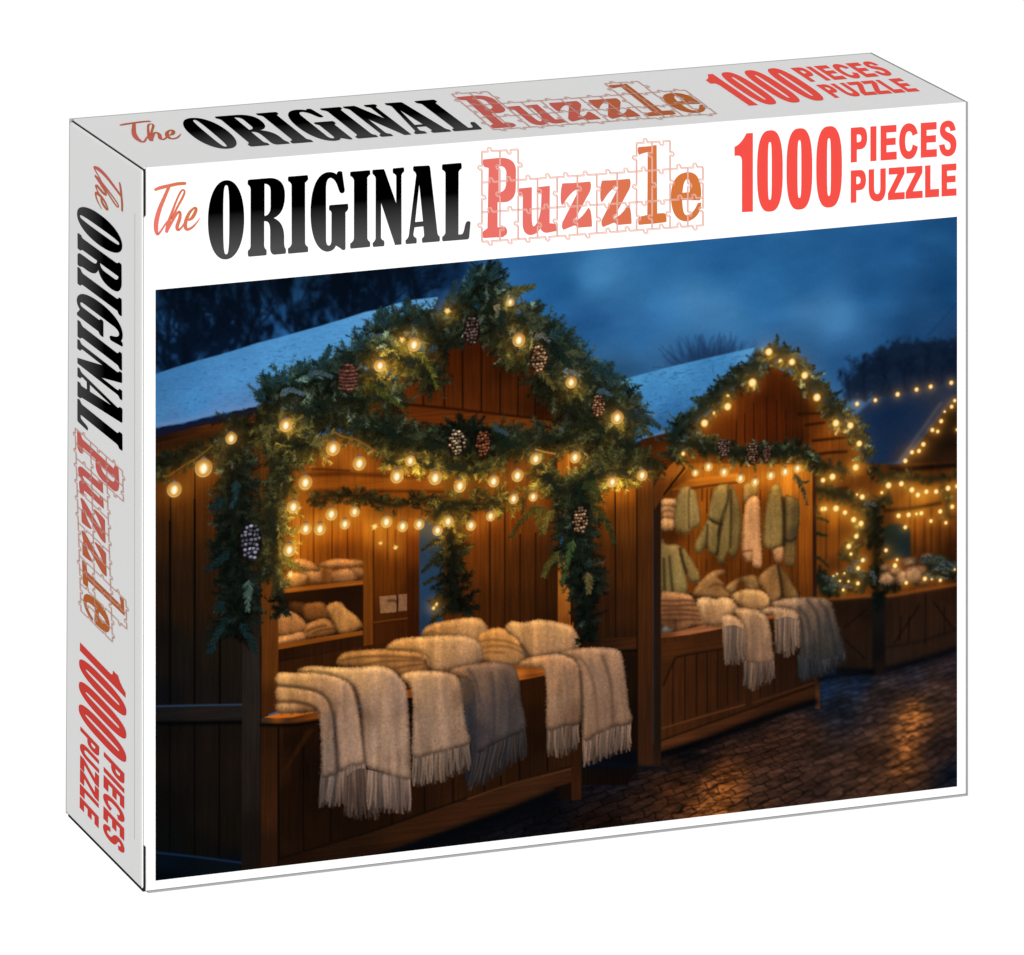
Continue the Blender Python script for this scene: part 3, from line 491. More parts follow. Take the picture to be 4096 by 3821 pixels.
    W('1100 1275 1180 1235 1320 1218 1480 1218 1560 1235 1610 1320 1650 1480 1710 1720 1600 1790 1480 1840 1400 1880 1320 1830 1345 1600 1338 1400 1310 1320', C('G', '1150 1260 190 150 118 1300 1235 168 138 116 1500 1240 134 112 98 1380 1350 124 108 98 1420 1500 98 90 86 1570 1350 84 78 78 1560 1480 62 66 72 1650 1650 44 52 62 1600 1750 34 40 48 1400 1700 64 66 70 1480 1700 56 60 66 1340 1750 40 42 46'), fuzz=1.6, flow=(.1, 1), fl=5)
    for f_ in ((1330, 1300, 1400, 1400, 1420, 1600, 1410, 1800), (1400, 1240, 1470, 1340, 1500, 1500, 1500, 1800), (1500, 1250, 1560, 1340, 1600, 1500, 1640, 1740), (1350, 1400, 1370, 1600, 1380, 1800), (1450, 1500, 1460, 1700)): fold('G', f_, (26, 28, 34), 1.8, .55)
    fringe(q('J', '1075 300 1180 330 1330 290'), q('J', '1090 440 1190 420 1330 330'), (52, 58, 66), (72, 72, 76), 40, 1.6)
    # stall-two greenery
    kw = dict(cool=.9, wm=.75, ln=17, nl=6, dark=.92)
    garland(q('C', '380 1250 440 1160 560 1060 680 950 790 870 880 800 950 730'), [24, 27, 24, 22, 22, 24, 13], **kw)
    garland(q('C', '930 740 1010 770 1100 860 1200 970 1290 1080 1390 1190 1440 1290 1420 1350'), [16, 24, 24, 22, 22, 21, 17, 10], **kw)
    garland(q('C', '740 930 800 900 870 900'), [13, 20, 12], **kw)
    garland(q('C', '380 1330 500 1250 640 1280 800 1300 960 1290 1080 1290 1200 1360 1340 1400'), [18, 19, 19, 16, 18, 16, 13, 12], **kw)
    sprig(q('C', '955 720 966 680 962 655'), 6, (24, 40, 34), (60, 90, 90), 160)
    sprig(q('G', '1290 200 1330 270 1370 350 1395 450'), 9, (40, 44, 30), (84, 96, 90), 260); sprig(q('G', '1320 250 1370 270 1410 255'), 5, (40, 44, 30), (84, 96, 90), 100)
    for s_ in ('820 1330 840 1370 845 1400', '600 1320 590 1350 560 1380', '470 1340 490 1370 520 1390'): sprig(q('C', s_), 6, (50, 44, 20), (150, 120, 50), 120)
    for a_ in (('C', 672, 1268, 36, 47, (150, 126, 118)), ('C', 828, 1298, 34, 58, (150, 120, 100)), ('C', 905, 1300, 29, 44, (140, 108, 92))): cone(*a_)
    x0 = int(q('C', '330 0')[0][0]); cv[:, x0:] = blur(cv[:, x0:], .45)
    # wall and posts between the stalls
    fill(q('F', '985 -60 1600 -60 1600 2140 1500 2300 900 2300 1070 1100'), C('F', '1270 90 190 104 20 1300 140 176 92 18 1450 120 160 86 20 1500 300 112 58 16 1340 350 104 52 14 1350 600 84 42 12 1480 700 76 38 12 1330 1000 50 26 12 1480 1000 60 30 12 1450 1250 44 23 11 1500 1400 26 14 8 1540 1800 22 12 7 1450 2200 16 10 8 1100 600 60 30 10 1120 1200 30 15 6'), .6, 1, GR)
    lines('F', [(1410, 80, 1412, 1205), (1572, 60, 1575, 2250)], (24, 11, 5), 1.3, .9); lines('F', [(1320, 200, 1320, 1200), (1508, 60, 1510, 1200)], (70, 34, 10), .8, .35)
    fill(q('F', '1300 1212 1566 1203 1568 1296 1310 1312'), C('F', '1330 1250 50 27 13 1550 1250 66 35 16'), .5, 1, GH); soften_line(q('F', '1300 1314 1568 1300'), (10, 6, 5), 1.6, .8)
    fill(q('F', '1577 -120 1692 -120 1694 2162 1580 2162'), C('F', '1620 0 112 60 18 1640 200 96 50 15 1640 600 80 41 14 1640 1200 70 36 15 1640 1800 58 31 16 1640 2400 60 34 18'), .5, 1, GR)
    fill(q('F', '1692 -120 1748 -60 1750 2152 1694 2162'), C('F', '1720 0 60 30 12 1720 200 44 24 14 1720 900 38 24 17 1720 1800 34 22 15 1720 2400 46 28 17'), .5, 1, GR)
    fill(q('F', '1692 100 1760 -20 1850 -100 1870 -60 1770 120 1765 160 1700 260'), C('F', '1720 120 80 40 12 1830 -60 150 80 22'), .7, .9)
    fill(q('I', '1640 740 1920 750 1922 800 1880 835 1640 840'), (6, 8, 13), 1.5, .9); soften_line(q('I', '1650 830 1760 815 1925 830 2080 840'), (8, 12, 22), 3, .6)
    # =============== first stall: interior
    fill(q('E', '60 80 2000 80 2000 1700 1500 1800 1250 1600 210 1900 60 1500'), C('E', '''560 230 132 66 16 700 230 140 72 18 1000 300 120 60 14 560 340 116 56 12 900 430 138 68 14 600 430 132 64 14 1200 440 120 60 14 520 560 90 46 12 420 620 140 72 16 500 700 176 96 20 560 800 170 90 18 650 820 160 82 16 780 800 150 76 16
      420 900 150 78 14 540 930 130 64 12 660 930 122 58 12 780 930 124 60 12 780 650 150 80 20 1000 800 160 86 18 1000 620 92 50 14 1080 950 128 62 12 980 1100 110 52 10 1080 1150 104 48 9 1210 900 112 52 10 1210 1200 66 28 7 1200 1450 62 26 6 1000 1550 70 31 8 1100 1550 64 27 7 400 1350 34 16 6
      700 1350 30 14 6 500 1750 46 22 8 750 1700 52 25 9 1700 900 110 56 14 1900 900 92 44 12 1750 1350 82 40 12 1900 1400 74 36 12 1500 500 90 54 14'''), .6, 1, GR)
    for s_, w_, a_ in (('440 372 700 362 900 372 1290 386', 2.6, .75), ('470 328 600 333 740 341', 1.4, .8), ('960 492 1200 490 1430 496', 1.8, .8), ('440 500 560 490 700 500 980 494', 3, .5)): soften_line(q('E', s_), (52, 22, 6), w_, a_)
    fill(q('E', '440 395 900 400 1430 420 1440 480 950 480 440 470'), (142, 72, 15), 1.2, .55, GH)
    lines('E', [(374, 640, 376, 1010), (472, 620, 474, 1030), (610, 700, 610, 1000), (722, 740, 724, 1000), (1080, 780, 1082, 1250), (1020, 760, 1020, 1000), (1010, 1470, 1010, 1640), (1090, 1460, 1092, 1590)], (60, 24, 5), 1.1, .75)
    fill(q('E', '1165 690 1255 690 1256 1600 1165 1560'), C('E', '1200 720 140 70 14 1210 900 104 46 9 1210 1200 68 28 7 1210 1500 56 22 6'), .5, 1, GR)
    lines('E', [(1165, 700, 1165, 1560)], (60, 24, 6), 1, .7)
    fill(q('E', '1256 690 1350 720 1440 800 1430 1460 1300 1600 1256 1560'), C('E', '1280 760 52 60 60 1290 950 40 56 74 1300 1200 34 60 90 1290 1500 30 48 70 1350 1250 36 54 76'), .7, 1, SNOWT)
    fill(q('E', '838 560 914 560 916 1668 842 1668'), C('E', '870 600 140 74 16 850 800 172 92 20 880 1000 140 70 14 880 1300 128 64 15 880 1640 120 60 16'), .5, 1, GR)
    lines('E', [(917, 770, 918, 1650)], (50, 20, 6), 1.1, .8)
    fill(q('E', '245 1248 840 1188 840 1532 210 1628 210 1300'), C('E', '300 1290 34 16 6 700 1230 30 14 5 800 1400 36 17 6 400 1450 40 20 8'), .5)
    fill(q('E', '210 1668 842 1562 842 1680 800 1700 360 1800 210 1850'), C('E', '300 1700 40 19 7 600 1640 46 22 8 800 1600 50 24 9 500 1750 52 25 9'), .5, 1, GR); lines('E', [(205, 1755, 520, 1700, 700, 1672)], (24, 11, 5), 1, .6)
    fill(q('E', '318 620 374 640 372 1010 330 1010'), C('E', '350 660 170 96 28 350 850 186 104 26 350 980 176 96 26'), .6, 1, GR)
    for s_, c_ in (('960 1273 1088 1260 1088 1388 968 1397', (132, 90, 58)), ('1096 1258 1165 1253 1165 1376 1094 1384', (124, 84, 56))): fill(q('E', s_), c_, .4, 1, WOOLT)
    soften_line(q('E', '1030 1305 1060 1302 1092 1310'), (58, 34, 20), 1.5, .7); lines('E', [(1092, 1258, 1096, 1320, 1092, 1386)], (30, 15, 8), 1.3, .9)
    soften_line(q('E', '920 1474 1040 1455 1165 1442'), (48, 20, 6), 1.4, .8); soften_line(q('E', '922 1466 1040 1448 1165 1434'), (140, 74, 22), .9, .5)
    # shelved woollens
    W = lambda s_, c_, **k: wool(q('E', s_), c_, **k)
    W('505 1050 600 1060 640 1090 610 1180 530 1180 505 1120', C('E', '560 1100 126 78 34'))
    W('255 1130 330 1098 410 1090 428 1130 400 1170 340 1202 255 1185', C('E', '300 1120 214 144 70 390 1120 196 138 84 300 1180 150 100 56'))
    W('360 1092 440 1078 520 1082 530 1120 510 1172 455 1160 420 1110', C('E', '450 1090 200 142 88 510 1140 170 118 72'))
    W('330 1000 390 994 450 1012 490 1042 516 1068 500 1082 430 1078 360 1066 330 1040', C('E', '380 1010 216 150 86 480 1060 176 122 70 400 1060 190 130 72'))
    W('740 1062 815 1056 846 1086 838 1120 800 1150 770 1110', C('E', '800 1080 172 118 70 800 1130 126 82 46'))
    W('610 1090 680 1070 750 1068 792 1120 772 1158 700 1170 630 1175 608 1140', C('E', '700 1090 186 132 82 650 1150 148 100 60 760 1130 160 110 66'))
    W('498 1038 560 1010 640 994 740 998 826 1006 838 1028 770 1050 680 1052 600 1062 530 1052', C('E', '600 1012 214 150 88 780 1015 196 136 78 560 1045 160 108 58'))
    W('290 1320 400 1320 420 1400 330 1400', (84, 50, 22)); W('400 1335 470 1318 545 1318 575 1370 560 1440 430 1445 400 1400', C('E', '480 1340 132 84 40 500 1420 104 64 30'))
    W('400 1500 460 1460 540 1435 600 1450 635 1490 634 1532 560 1562 480 1575 410 1580', C('E', '480 1480 170 118 64 580 1480 164 112 62 500 1550 130 86 46 600 1540 142 96 54'))
    for f_ in ((420, 1530, 500, 1500, 560, 1488), (470, 1545, 540, 1520, 620, 1512)): fold('E', f_, (66, 38, 16), 1.2, .7)
    W('205 1400 260 1376 310 1385 370 1420 412 1470 395 1528 300 1552 205 1558', C('E', '260 1400 206 146 84 360 1440 190 132 78 300 1500 176 122 70 250 1540 150 100 56')); W('205 1575 300 1555 380 1532 408 1556 400 1592 300 1615 205 1632', C('E', '300 1570 206 146 88 380 1560 196 136 84'))
    W('565 1350 620 1314 675 1318 715 1362 790 1420 836 1488 800 1516 740 1538 665 1540 625 1470 572 1400', C('E', '640 1340 196 142 80 600 1390 172 122 66 720 1420 204 150 86 700 1500 190 136 76 810 1490 166 114 62')); fold('E', (560, 1350, 600, 1440, 640, 1530), (60, 34, 14), 1.6, .6)
    for s_ in ('245 1215 440 1192 640 1172 840 1152 840 1182 640 1204 440 1228 250 1248', '210 1628 420 1592 640 1556 838 1524 838 1556 640 1590 420 1628 210 1666'): fill(q('E', s_), C('E', '260 1230 176 92 24 800 1170 170 88 24 500 1200 158 80 20 250 1645 150 78 20 800 1540 164 86 24 500 1600 150 76 20'), .4, 1, GH)
    # right half interior wall
    fill(q('F', '355 150 1000 100 1000 1200 470 1200 320 1050'), C('F', '440 320 132 66 16 450 600 108 52 13 520 450 112 54 13 650 400 120 58 14 650 700 88 42 11 770 600 86 42 12 860 600 70 34 11 950 700 54 27 9 450 1000 74 34 9 650 1000 66 31 9 900 950 56 27 8 950 1050 44 22 8 800 350 112 54 14'), .6, 1, GR)
    lines('F', [(480, 300, 480, 1120), (592, 250, 592, 1100), (706, 440, 706, 1090), (820, 430, 820, 1080), (905, 780, 905, 1080)], (34, 15, 5), 1.4, .9); lines('F', [(412, 400, 412, 1090), (652, 300, 652, 1000)], (70, 32, 9), .8, .4)
    # dim tree and inner garland
    garland(q('E', '1470 640 1480 800 1500 950 1500 1100 1520 1250 1530 1400'), [20, 24, 26, 26, 28, 32], cool=.25, wm=.85, ln=26, nl=9, dark=.62, dens=.7, core=.45)
    for s_ in ('1420 850 1340 880 1275 930', '1400 1000 1330 1040 1280 1090', '1420 1130 1350 1150 1290 1180', '1430 1260 1370 1300 1330 1310', '1400 1400 1360 1450 1345 1500'): sprig(q('E', s_), 9, (24, 26, 14), (80, 70, 28), 220)
    garland(q('E', '460 560 560 530 700 520 860 540 960 570 1100 600 1220 560 1350 560 1500 600'), [9, 11, 13, 13, 12, 12, 10, 12, 16], cool=.2, wm=.5, ln=14, nl=8, dark=.62, dens=.8, core=.4)
    fill(q('B', '900 1500 1352 1480 1352 1700 1300 1860 900 1800'), C('B', '1200 1600 90 45 14 1300 1800 100 48 14'), 1.0, 1, GR)
    garland(q('F', '60 330 150 240 300 230 450 230 600 170 750 200'), [20, 26, 26, 26, 22, 16], cool=.3, wm=.62, ln=24, nl=9, dark=.75, dens=.6, core=.4)
    # gable and beams
    fill(q('B', '-60 1240 230 900 640 620 800 540 1580 1160 1900 1500 1900 1760 1430 1860 1360 1860 1340 1560 -60 1500'), C('B', '''700 760 62 24 5 760 900 74 30 7 560 900 76 30 6 420 1050 82 36 9 280 1080 96 44 12 850 1100 80 34 8 1000 1100 78 34 9 1120 1150 60 26 7 1250 1200 40 14 4 1350 1240 44 16 5 950 900 52 22 6
      100 1180 112 52 14 400 1220 104 46 13 700 1240 104 46 13 1000 1290 116 56 16 1300 1310 116 60 17 200 1330 112 54 14 1500 1400 100 50 14 1700 1420 124 64 16 1780 1540 104 52 14 1600 1600 120 62 16 1450 1500 130 66 16 300 1450 70 34 10'''), .7, 1, GR)
    fill(q('B', '-60 1100 230 1150 700 1185 1060 1235 1420 1275 1420 1340 1060 1370 880 1310 400 1310 150 1300 -60 1280'), C('B', '0 1180 108 52 14 300 1220 108 48 13 700 1250 108 48 13 1000 1300 118 58 16 1300 1300 120 62 18'), .6, 1, GH)
    lines('B', [(357, 960, 360, 1160), (513, 840, 515, 1172), (648, 700, 652, 1182), (788, 690, 790, 1205), (928, 900, 928, 1222), (1060, 940, 1060, 1235), (1187, 1000, 1187, 1250)], (24, 8, 2), 1.2, .85)
    soften_line(q('B', '200 1145 500 1172 800 1206 1200 1252 1420 1276'), (34, 12, 3), 1.5, .85); soften_line(q('B', '150 1302 260 1308 380 1314'), (44, 18, 6), 1.6, .8)
    fill(q('B', '1535 1500 1700 1460 1900 1430 1900 1470 1720 1500 1540 1535'), (34, 16, 6), .8)
    fill(q('B', '1352 1430 1432 1430 1436 1860 1402 1790 1352 1640'), C('B', '1390 1460 150 80 22 1390 1600 168 90 22 1390 1700 150 78 20'), .5, 1, GR); lines('B', [(1434, 1440, 1440, 1860)], (226, 140, 40), 1, .7)
    fill(q('B', '1290 1540 1352 1500 1352 1700'), (60, 28, 8), 1)
    fill(q('F', '985 560 1080 560 1082 1110 985 1110'), C('F', '1030 600 198 118 36 1030 850 190 110 36 1030 1000 168 92 28 1040 1100 130 66 20'), .5, 1, GR); fill(q('F', '1060 1108 1100 1090 1100 1140 1062 1140'), (150, 80, 26), .5)
    lines('F', [(1084, 400, 1086, 1110)], (26, 13, 6), 1.6, .8)
    # counter front of stall one
    fill(q('I', '56 600 350 590 800 460 1470 350 1640 640 1600 940 640 1260 140 1380 56 1380'), C('I', '''100 700 62 31 12 100 900 56 28 11 110 1200 44 23 10 200 700 26 13 6 200 950 30 15 7 300 850 24 12 6 330 1000 26 13 6 340 1100 32 17 8 200 1150 28 15 8 500 1100 28 14 7 600 1050 30 15 7 850 1000 36 18 8 1000 950 44 22 9 1040 1000 52 27 12
      1250 900 44 22 9 1400 850 42 21 9 1400 600 38 18 7 1400 450 48 23 8 800 600 20 10 5 1350 760 40 20 8 1550 780 52 27 12 1460 700 30 15 7 140 1350 26 15 9'''), .6, 1, GR)
    lines('I', [(142, 640, 146, 1290), (266, 700, 266, 1240), (402, 1000, 402, 1200), (706, 1040, 706, 1120), (866, 900, 868, 1050), (1008, 880, 1010, 1020), (1165, 900, 1165, 960), (1248, 850, 1248, 930), (1338, 780, 1340, 900), (1476, 640, 1478, 850)], (9, 5, 3), 1.2, .85)
    fill(q('I', '150 875 285 640 322 640 240 760 172 860'), (50, 24, 9), .7, .9, GR)
    fill(q('I', '140 1290 640 1140 1080 985 1600 830 1600 925 1510 948 1080 1105 640 1262 300 1345 140 1400'), C('I', '200 1310 34 18 9 500 1210 40 22 11 800 1120 56 30 14 1100 1020 62 33 16 1400 930 66 36 18 1580 870 60 32 16'), .5, 1, GH)
    for s_, c_ in (('140 1286 640 1136 1080 982 1600 826', (14, 8, 5)), ('1085 986 1300 914 1600 836', (86, 50, 28))): soften_line(q('I', s_), c_, 1.2, .7)
    fill(q('I', '1595 690 1648 680 1646 990 1597 996'), C('I', '1620 720 50 25 10 1620 970 58 30 14'), .5, 1, GR); fill(q('I', '1515 930 1597 905 1597 994 1515 985'), (20, 11, 7), .5)
    soften_line(q('I', '560 1310 850 1215 1100 1125 1300 1050 1510 962'), (4, 5, 8), 6, .92); soften_line(q('I', '640 1330 1000 1200 1500 1010'), (6, 7, 10), 8, .6)
    # left wall
    fill(q('O', '295 845 520 800 522 1760 295 1760'), C('D', '''40 -40 80 42 12 250 100 92 48 12 400 -100 88 46 12 60 150 82 42 12 60 400 60 33 13 200 300 80 42 12 400 250 76 38 12 60 800 34 22 14 200 700 48 28 14 400 900 46 27 14 230 1000 40 25 14 60 1200 20 17 15 200 1350 24 20 16 400 1300 32 24 17 560 1400 30 23 17
      60 1650 15 16 18 400 1600 24 20 17 600 1600 28 22 18''')+C('K', '80 750 17 14 13 240 900 24 18 14 400 900 26 19 14 560 900 28 20 15 80 1200 14 12 11 400 1300 24 18 13 560 1400 22 17 12 80 1450 11 13 13 300 1480 15 14 12 200 1620 7 12 18 500 1620 8 12 16 80 1700 4 8 13'), .3, 1, GR)
    lines('K', [(135, -700, 135, 1530), (302, -850, 302, 1555), (472, -200, 468, 1580)], (5, 4, 4), 1.4, .9)
    lines('D', [(117, 170, 117, 1700), (298, -60, 298, 1700), (485, 500, 485, 1700)], (8, 5, 3), 1.2, .75)
    fill(q('K', '20 546 628 534 628 648 20 656'), C('K', '60 600 26 24 24 400 590 36 30 26 600 590 36 31 29'), .4, 1, GH); soften_line(q('K', '20 548 300 541 625 536'), (42, 62, 92), 1.0, .85); soften_line(q('K', '20 662 300 660 625 654'), (4, 4, 5), 2.6, .9)
    fill(q('K', '20 1534 620 1600 620 1760 20 1760'), C('K', '100 1600 6 13 22 500 1640 9 14 19 80 1700 3 7 11'), .5); soften_line(q('K', '20 1531 300 1560 615 1601'), (20, 42, 74), 1.1, .85)
    fill(q('K', '626 -350 750 -350 748 1760 620 1760'), C('K', '690 0 34 27 22 690 200 44 37 32 690 560 42 35 30 700 1000 38 30 26 690 1500 26 20 16'), .5, 1, GR)
    fill(q('D', '788 -600 915 -600 916 1750 790 1795'), C('D', '830 -500 128 66 18 830 0 118 60 16 850 900 108 56 17 850 1100 106 55 17 860 1400 104 54 16 850 1700 72 36 12'), .4, 1, GR)
    lines('K', [(749, 80, 748, 1650)], (14, 9, 7), 1.1, .8)
    fill(q('K', '750 650 866 680 866 1700 748 1700'), C('K', '800 720 46 24 11 800 1000 58 30 13 800 1250 62 32 14 800 1500 44 24 13'), .5, 1, GR); lines('K', [(867, 690, 866, 1640)], (8, 5, 3), 1.3, .8)
    fill(q('K', '752 626 875 590 1140 578 1160 640 960 668 752 664'), C('K', '780 645 60 46 36 930 650 56 40 30 990 640 118 56 16 1120 620 150 74 18 860 612 190 96 24'), .5, 1, GH)
    fill(q('K', '765 622 880 594 1148 580 960 622 860 628'), C('K', '800 615 200 100 26 1000 600 190 96 26 1100 590 206 112 36'), .5); soften_line(q('K', '752 672 960 672 1150 642'), (8, 4, 3), 2.2, .8)
    # roof of stall one
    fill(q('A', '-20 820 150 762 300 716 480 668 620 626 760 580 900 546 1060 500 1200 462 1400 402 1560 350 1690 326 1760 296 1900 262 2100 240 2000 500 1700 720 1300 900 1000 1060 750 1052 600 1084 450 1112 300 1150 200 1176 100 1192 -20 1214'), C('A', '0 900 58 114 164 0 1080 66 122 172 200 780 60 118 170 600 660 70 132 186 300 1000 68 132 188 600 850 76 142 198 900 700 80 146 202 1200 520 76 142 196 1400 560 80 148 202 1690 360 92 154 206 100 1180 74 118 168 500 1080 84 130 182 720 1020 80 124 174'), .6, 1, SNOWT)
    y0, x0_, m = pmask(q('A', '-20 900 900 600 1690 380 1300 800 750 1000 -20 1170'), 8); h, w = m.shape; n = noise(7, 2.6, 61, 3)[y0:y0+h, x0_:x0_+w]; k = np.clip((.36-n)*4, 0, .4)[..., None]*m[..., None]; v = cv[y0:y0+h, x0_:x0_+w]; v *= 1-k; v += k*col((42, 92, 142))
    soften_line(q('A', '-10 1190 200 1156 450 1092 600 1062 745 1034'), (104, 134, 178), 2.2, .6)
    fill(q('A', '-20 1214 30 1214 60 1200 120 1198 160 1186 215 1184 250 1166 310 1158 350 1140 420 1134 470 1112 540 1110 590 1084 660 1082 700 1060 760 1056 790 1100 600 1140 300 1208 -20 1288'), C('A', '50 1240 18 20 40 400 1150 20 22 40 700 1080 26 22 34'), .4)
    fill(q('A', '-20 1284 300 1206 600 1138 800 1098 800 1180 500 1210 250 1265 -20 1330'), C('A', '50 1300 40 20 12 400 1210 88 42 13 650 1150 84 40 14 250 1230 60 30 12'), .8, 1, GH)
    soften_line(q('A', '-10 1360 250 1310 500 1260 720 1230'), (20, 12, 7), 7, .55)
    fill(q('I', '142 440 350 350 1400 270 1470 350 1465 368 800 470 350 548 142 556'), C('I', '100 590 90 44 14 800 400 60 30 12 1400 330 90 46 18'), .6)
    # ---- goods on the first counter
    fill(q('E', '212 1760 840 1640 1500 1540 1900 1560 1900 1800 212 1920'), C('E', '300 1800 52 26 9 900 1650 60 28 9 1700 1600 80 40 14'), .5, 1, GR)
    fill(q('I', '560 340 1400 300 1480 345 1475 372 1335 400 800 470 355 560'), C('I', '700 400 70 34 10 1200 350 120 60 16 1420 345 190 96 28'), .6, 1, GH)
    fill(q('I', '760 446 806 442 810 486 775 484'), (120, 58, 18), .5); fill(q('I', '1316 346 1450 330 1476 350 1476 368 1336 396'), C('I', '1340 360 216 118 40 1440 340 176 88 26 1400 372 130 64 18'), .5, 1, GH)
    W = lambda s_, c_, **k: wool(q('I', s_), c_, **k)
    W('862 176 866 142 915 116 1010 98 1110 88 1158 104 1184 150 1176 190 1120 205 1060 182 960 182', C('I', '900 140 192 140 80 1010 110 214 162 98 1110 100 218 166 104 1150 160 168 128 92 960 165 168 122 70 1080 160 186 144 100'), fuzz=1.3)
    fold('I', (868, 168, 905, 158, 950, 170), (96, 62, 34), 1.2, .6)
    W('1128 192 1150 162 1235 138 1310 165 1352 230 1364 292 1310 324 1200 308 1152 285 1142 225', C('I', '1180 160 216 156 84 1300 180 214 156 90 1200 220 190 134 72 1250 290 180 134 88 1340 290 160 122 84'), fuzz=1.2)
    for f_ in ((1140, 208, 1200, 198, 1280, 206, 1340, 232), (1146, 240, 1210, 228, 1300, 236, 1352, 262), (1150, 268, 1200, 258, 1262, 262)): fold('I', f_, (104, 66, 34), 1.4, .7)
    W('1272 132 1300 106 1360 112 1430 98 1520 108 1592 130 1620 162 1638 216 1600 250 1480 272 1388 280 1352 226 1330 192 1280 160', C('I', '1300 120 214 164 104 1430 110 222 174 114 1560 130 214 168 116 1400 160 210 160 104 1620 200 168 132 104 1500 240 170 134 104 1400 262 178 136 96 1480 180 196 154 112'), fuzz=1.5)
    fold('I', (1346, 222, 1368, 250, 1388, 282), (64, 38, 20), 1.6, .75)
    W('438 320 442 286 470 262 520 254 600 246 690 244 800 250 880 266 890 300 880 350 760 374 700 345 560 332', C('I', '470 290 168 120 64 600 258 194 142 80 760 262 190 138 78 560 310 164 116 64 700 325 156 110 64 820 340 140 98 62 860 300 160 114 68'), fuzz=1.2)
    for f_ in ((450, 300, 560, 282, 700, 280, 860, 290), (560, 322, 660, 306, 780, 300, 860, 300), (700, 345, 780, 328, 870, 318)): fold('I', f_, (88, 54, 26), 1.4, .75)
    W('854 276 880 268 900 300 892 350 866 345 862 310', (170, 124, 80))
    W('682 242 708 206 760 190 870 182 1010 176 1092 184 1142 215 1157 265 1146 306 1050 332 935 352 905 338 892 300 862 262 800 250', C('I', '720 215 204 150 86 870 192 226 174 108 1000 186 228 180 118 1110 215 196 156 116 1145 270 138 112 92 1050 310 152 122 98 940 335 176 138 104 930 250 206 160 110 800 230 196 144 84 1030 240 192 152 112'), fuzz=1.6)
    fold('I', (905, 338, 915, 300, 900, 270, 862, 250, 820, 240), (150, 106, 62), 1.6, .45); fold('I', (870, 300, 880, 330, 900, 345), (50, 30, 16), 1.5, .8)
    # grey throw
    W('1040 388 1105 396 1128 500 1132 700 1112 820 1072 850 1056 700 1046 520', C('I', '1070 420 84 70 62 1090 600 52 54 66 1090 780 34 38 50'))
    fringe(q('I', '1068 700 1090 705 1125 700'), q('I', '1070 880 1090 940 1125 900'), (46, 48, 56), (60, 58, 62), 14, 1.4)
    fringe(q('I', '1125 735 1240 690 1362 620'), q('I', '1080 945 1200 890 1378 770'), (88, 80, 80), (60, 60, 66), 52, 1.5)
    W('985 350 1050 328 1120 318 1200 308 1270 315 1312 335 1335 400 1346 500 1360 560 1364 640 1300 672 1210 712 1130 752 1118 620 1112 450 1080 392 1020 372', C('I', '1040 340 148 112 84 1200 320 142 112 92 1290 345 112 92 82 1150 400 106 88 78 1250 450 92 82 80 1320 500 72 68 72 1160 550 80 72 74 1250 600 82 76 78 1160 700 66 62 68 1320 620 70 68 74 1130 650 56 54 62'), fuzz=1.7)
    for f_ in ((1112, 450, 1124, 600, 1130, 750), (1200, 360, 1215, 500, 1212, 700), (1270, 380, 1290, 520, 1290, 660), (1085, 345, 1120, 400, 1140, 500)): fold('I', f_, (44, 40, 44), 1.7, .5)
    # cream throw two
    fringe(q('I', '812 765 940 750 1085 700'), q('I', '806 925 940 905 1098 840'), (178, 152, 134), (146, 122, 106), 48, 1.7)
    W('752 378 790 358 860 352 950 356 1020 376 1046 430 1062 560 1075 640 1090 708 1000 738 900 762 812 775 810 640 812 520 800 430', C('I', '800 365 220 172 116 900 362 214 172 126 1000 380 176 142 112 850 430 184 152 126 950 480 164 138 120 1040 480 124 102 88 850 600 160 138 124 980 620 156 134 120 1060 650 140 118 106 830 730 140 120 108 1000 700 150 128 116'), fuzz=1.6)
    for f_ in ((870, 400, 880, 560, 876, 740), (960, 400, 985, 560, 1000, 720), (925, 390, 930, 480)): fold('I', f_, (112, 92, 80), 2.2, .35)
    # right pair
    fringe(q('I', '1478 632 1550 618 1632 602'), q('I', '1478 772 1550 775 1628 735'), (172, 142, 122), (136, 110, 94), 28, 1.7)
    fringe(q('I', '1655 680 1770 640 1890 598'), q('I', '1655 825 1760 790 1890 740'), (184, 152, 132), (146, 118, 102), 40, 1.8)
    W('1332 322 1372 292 1440 278 1530 268 1602 284 1634 330 1646 420 1642 600 1560 622 1480 640 1476 500 1472 400 1455 338 1400 330', C('I', '1370 305 196 146 96 1440 290 206 156 108 1560 285 188 146 112 1500 360 166 132 108 1600 400 144 116 98 1520 520 150 124 106 1620 560 112 88 74 1500 620 138 112 96'), fuzz=1.5)
    W('1536 262 1590 246 1660 238 1750 236 1830 250 1850 290 1868 420 1880 520 1893 608 1810 626 1730 660 1658 690 1652 520 1640 360 1610 290', C('I', '1580 255 170 132 98 1700 245 178 140 112 1820 262 166 134 112 1680 350 152 124 104 1750 420 158 130 112 1850 420 132 108 94 1700 560 150 124 106 1790 560 124 100 88 1860 560 140 116 100 1680 650 146 118 102'), fuzz=1.5)
    for f_, c_ in (((1560, 330, 1580, 460, 1582, 600), (104, 80, 66)), ((1642, 360, 1650, 500, 1650, 640), (40, 26, 20)), ((1640, 285, 1690, 360, 1720, 500, 1726, 650), (84, 62, 50)), ((1752, 280, 1790, 400, 1800, 520, 1800, 620), (64, 46, 38)), ((1690, 300, 1740, 420, 1760, 560, 1762, 640), (116, 90, 76))): fold('I', f_, c_, 1.9, .6)
    # big stack left
    fringe(q('I', '357 860 400 868 436 850'), q('I', '342 1030 380 1030 412 1025'), (150, 132, 124), (120, 104, 98), 18, 1.7)
    fringe(q('I', '440 835 500 820 570 795'), q('I', '420 1020 500 1010 590 1000'), (180, 150, 134), (140, 116, 104), 34, 1.8)
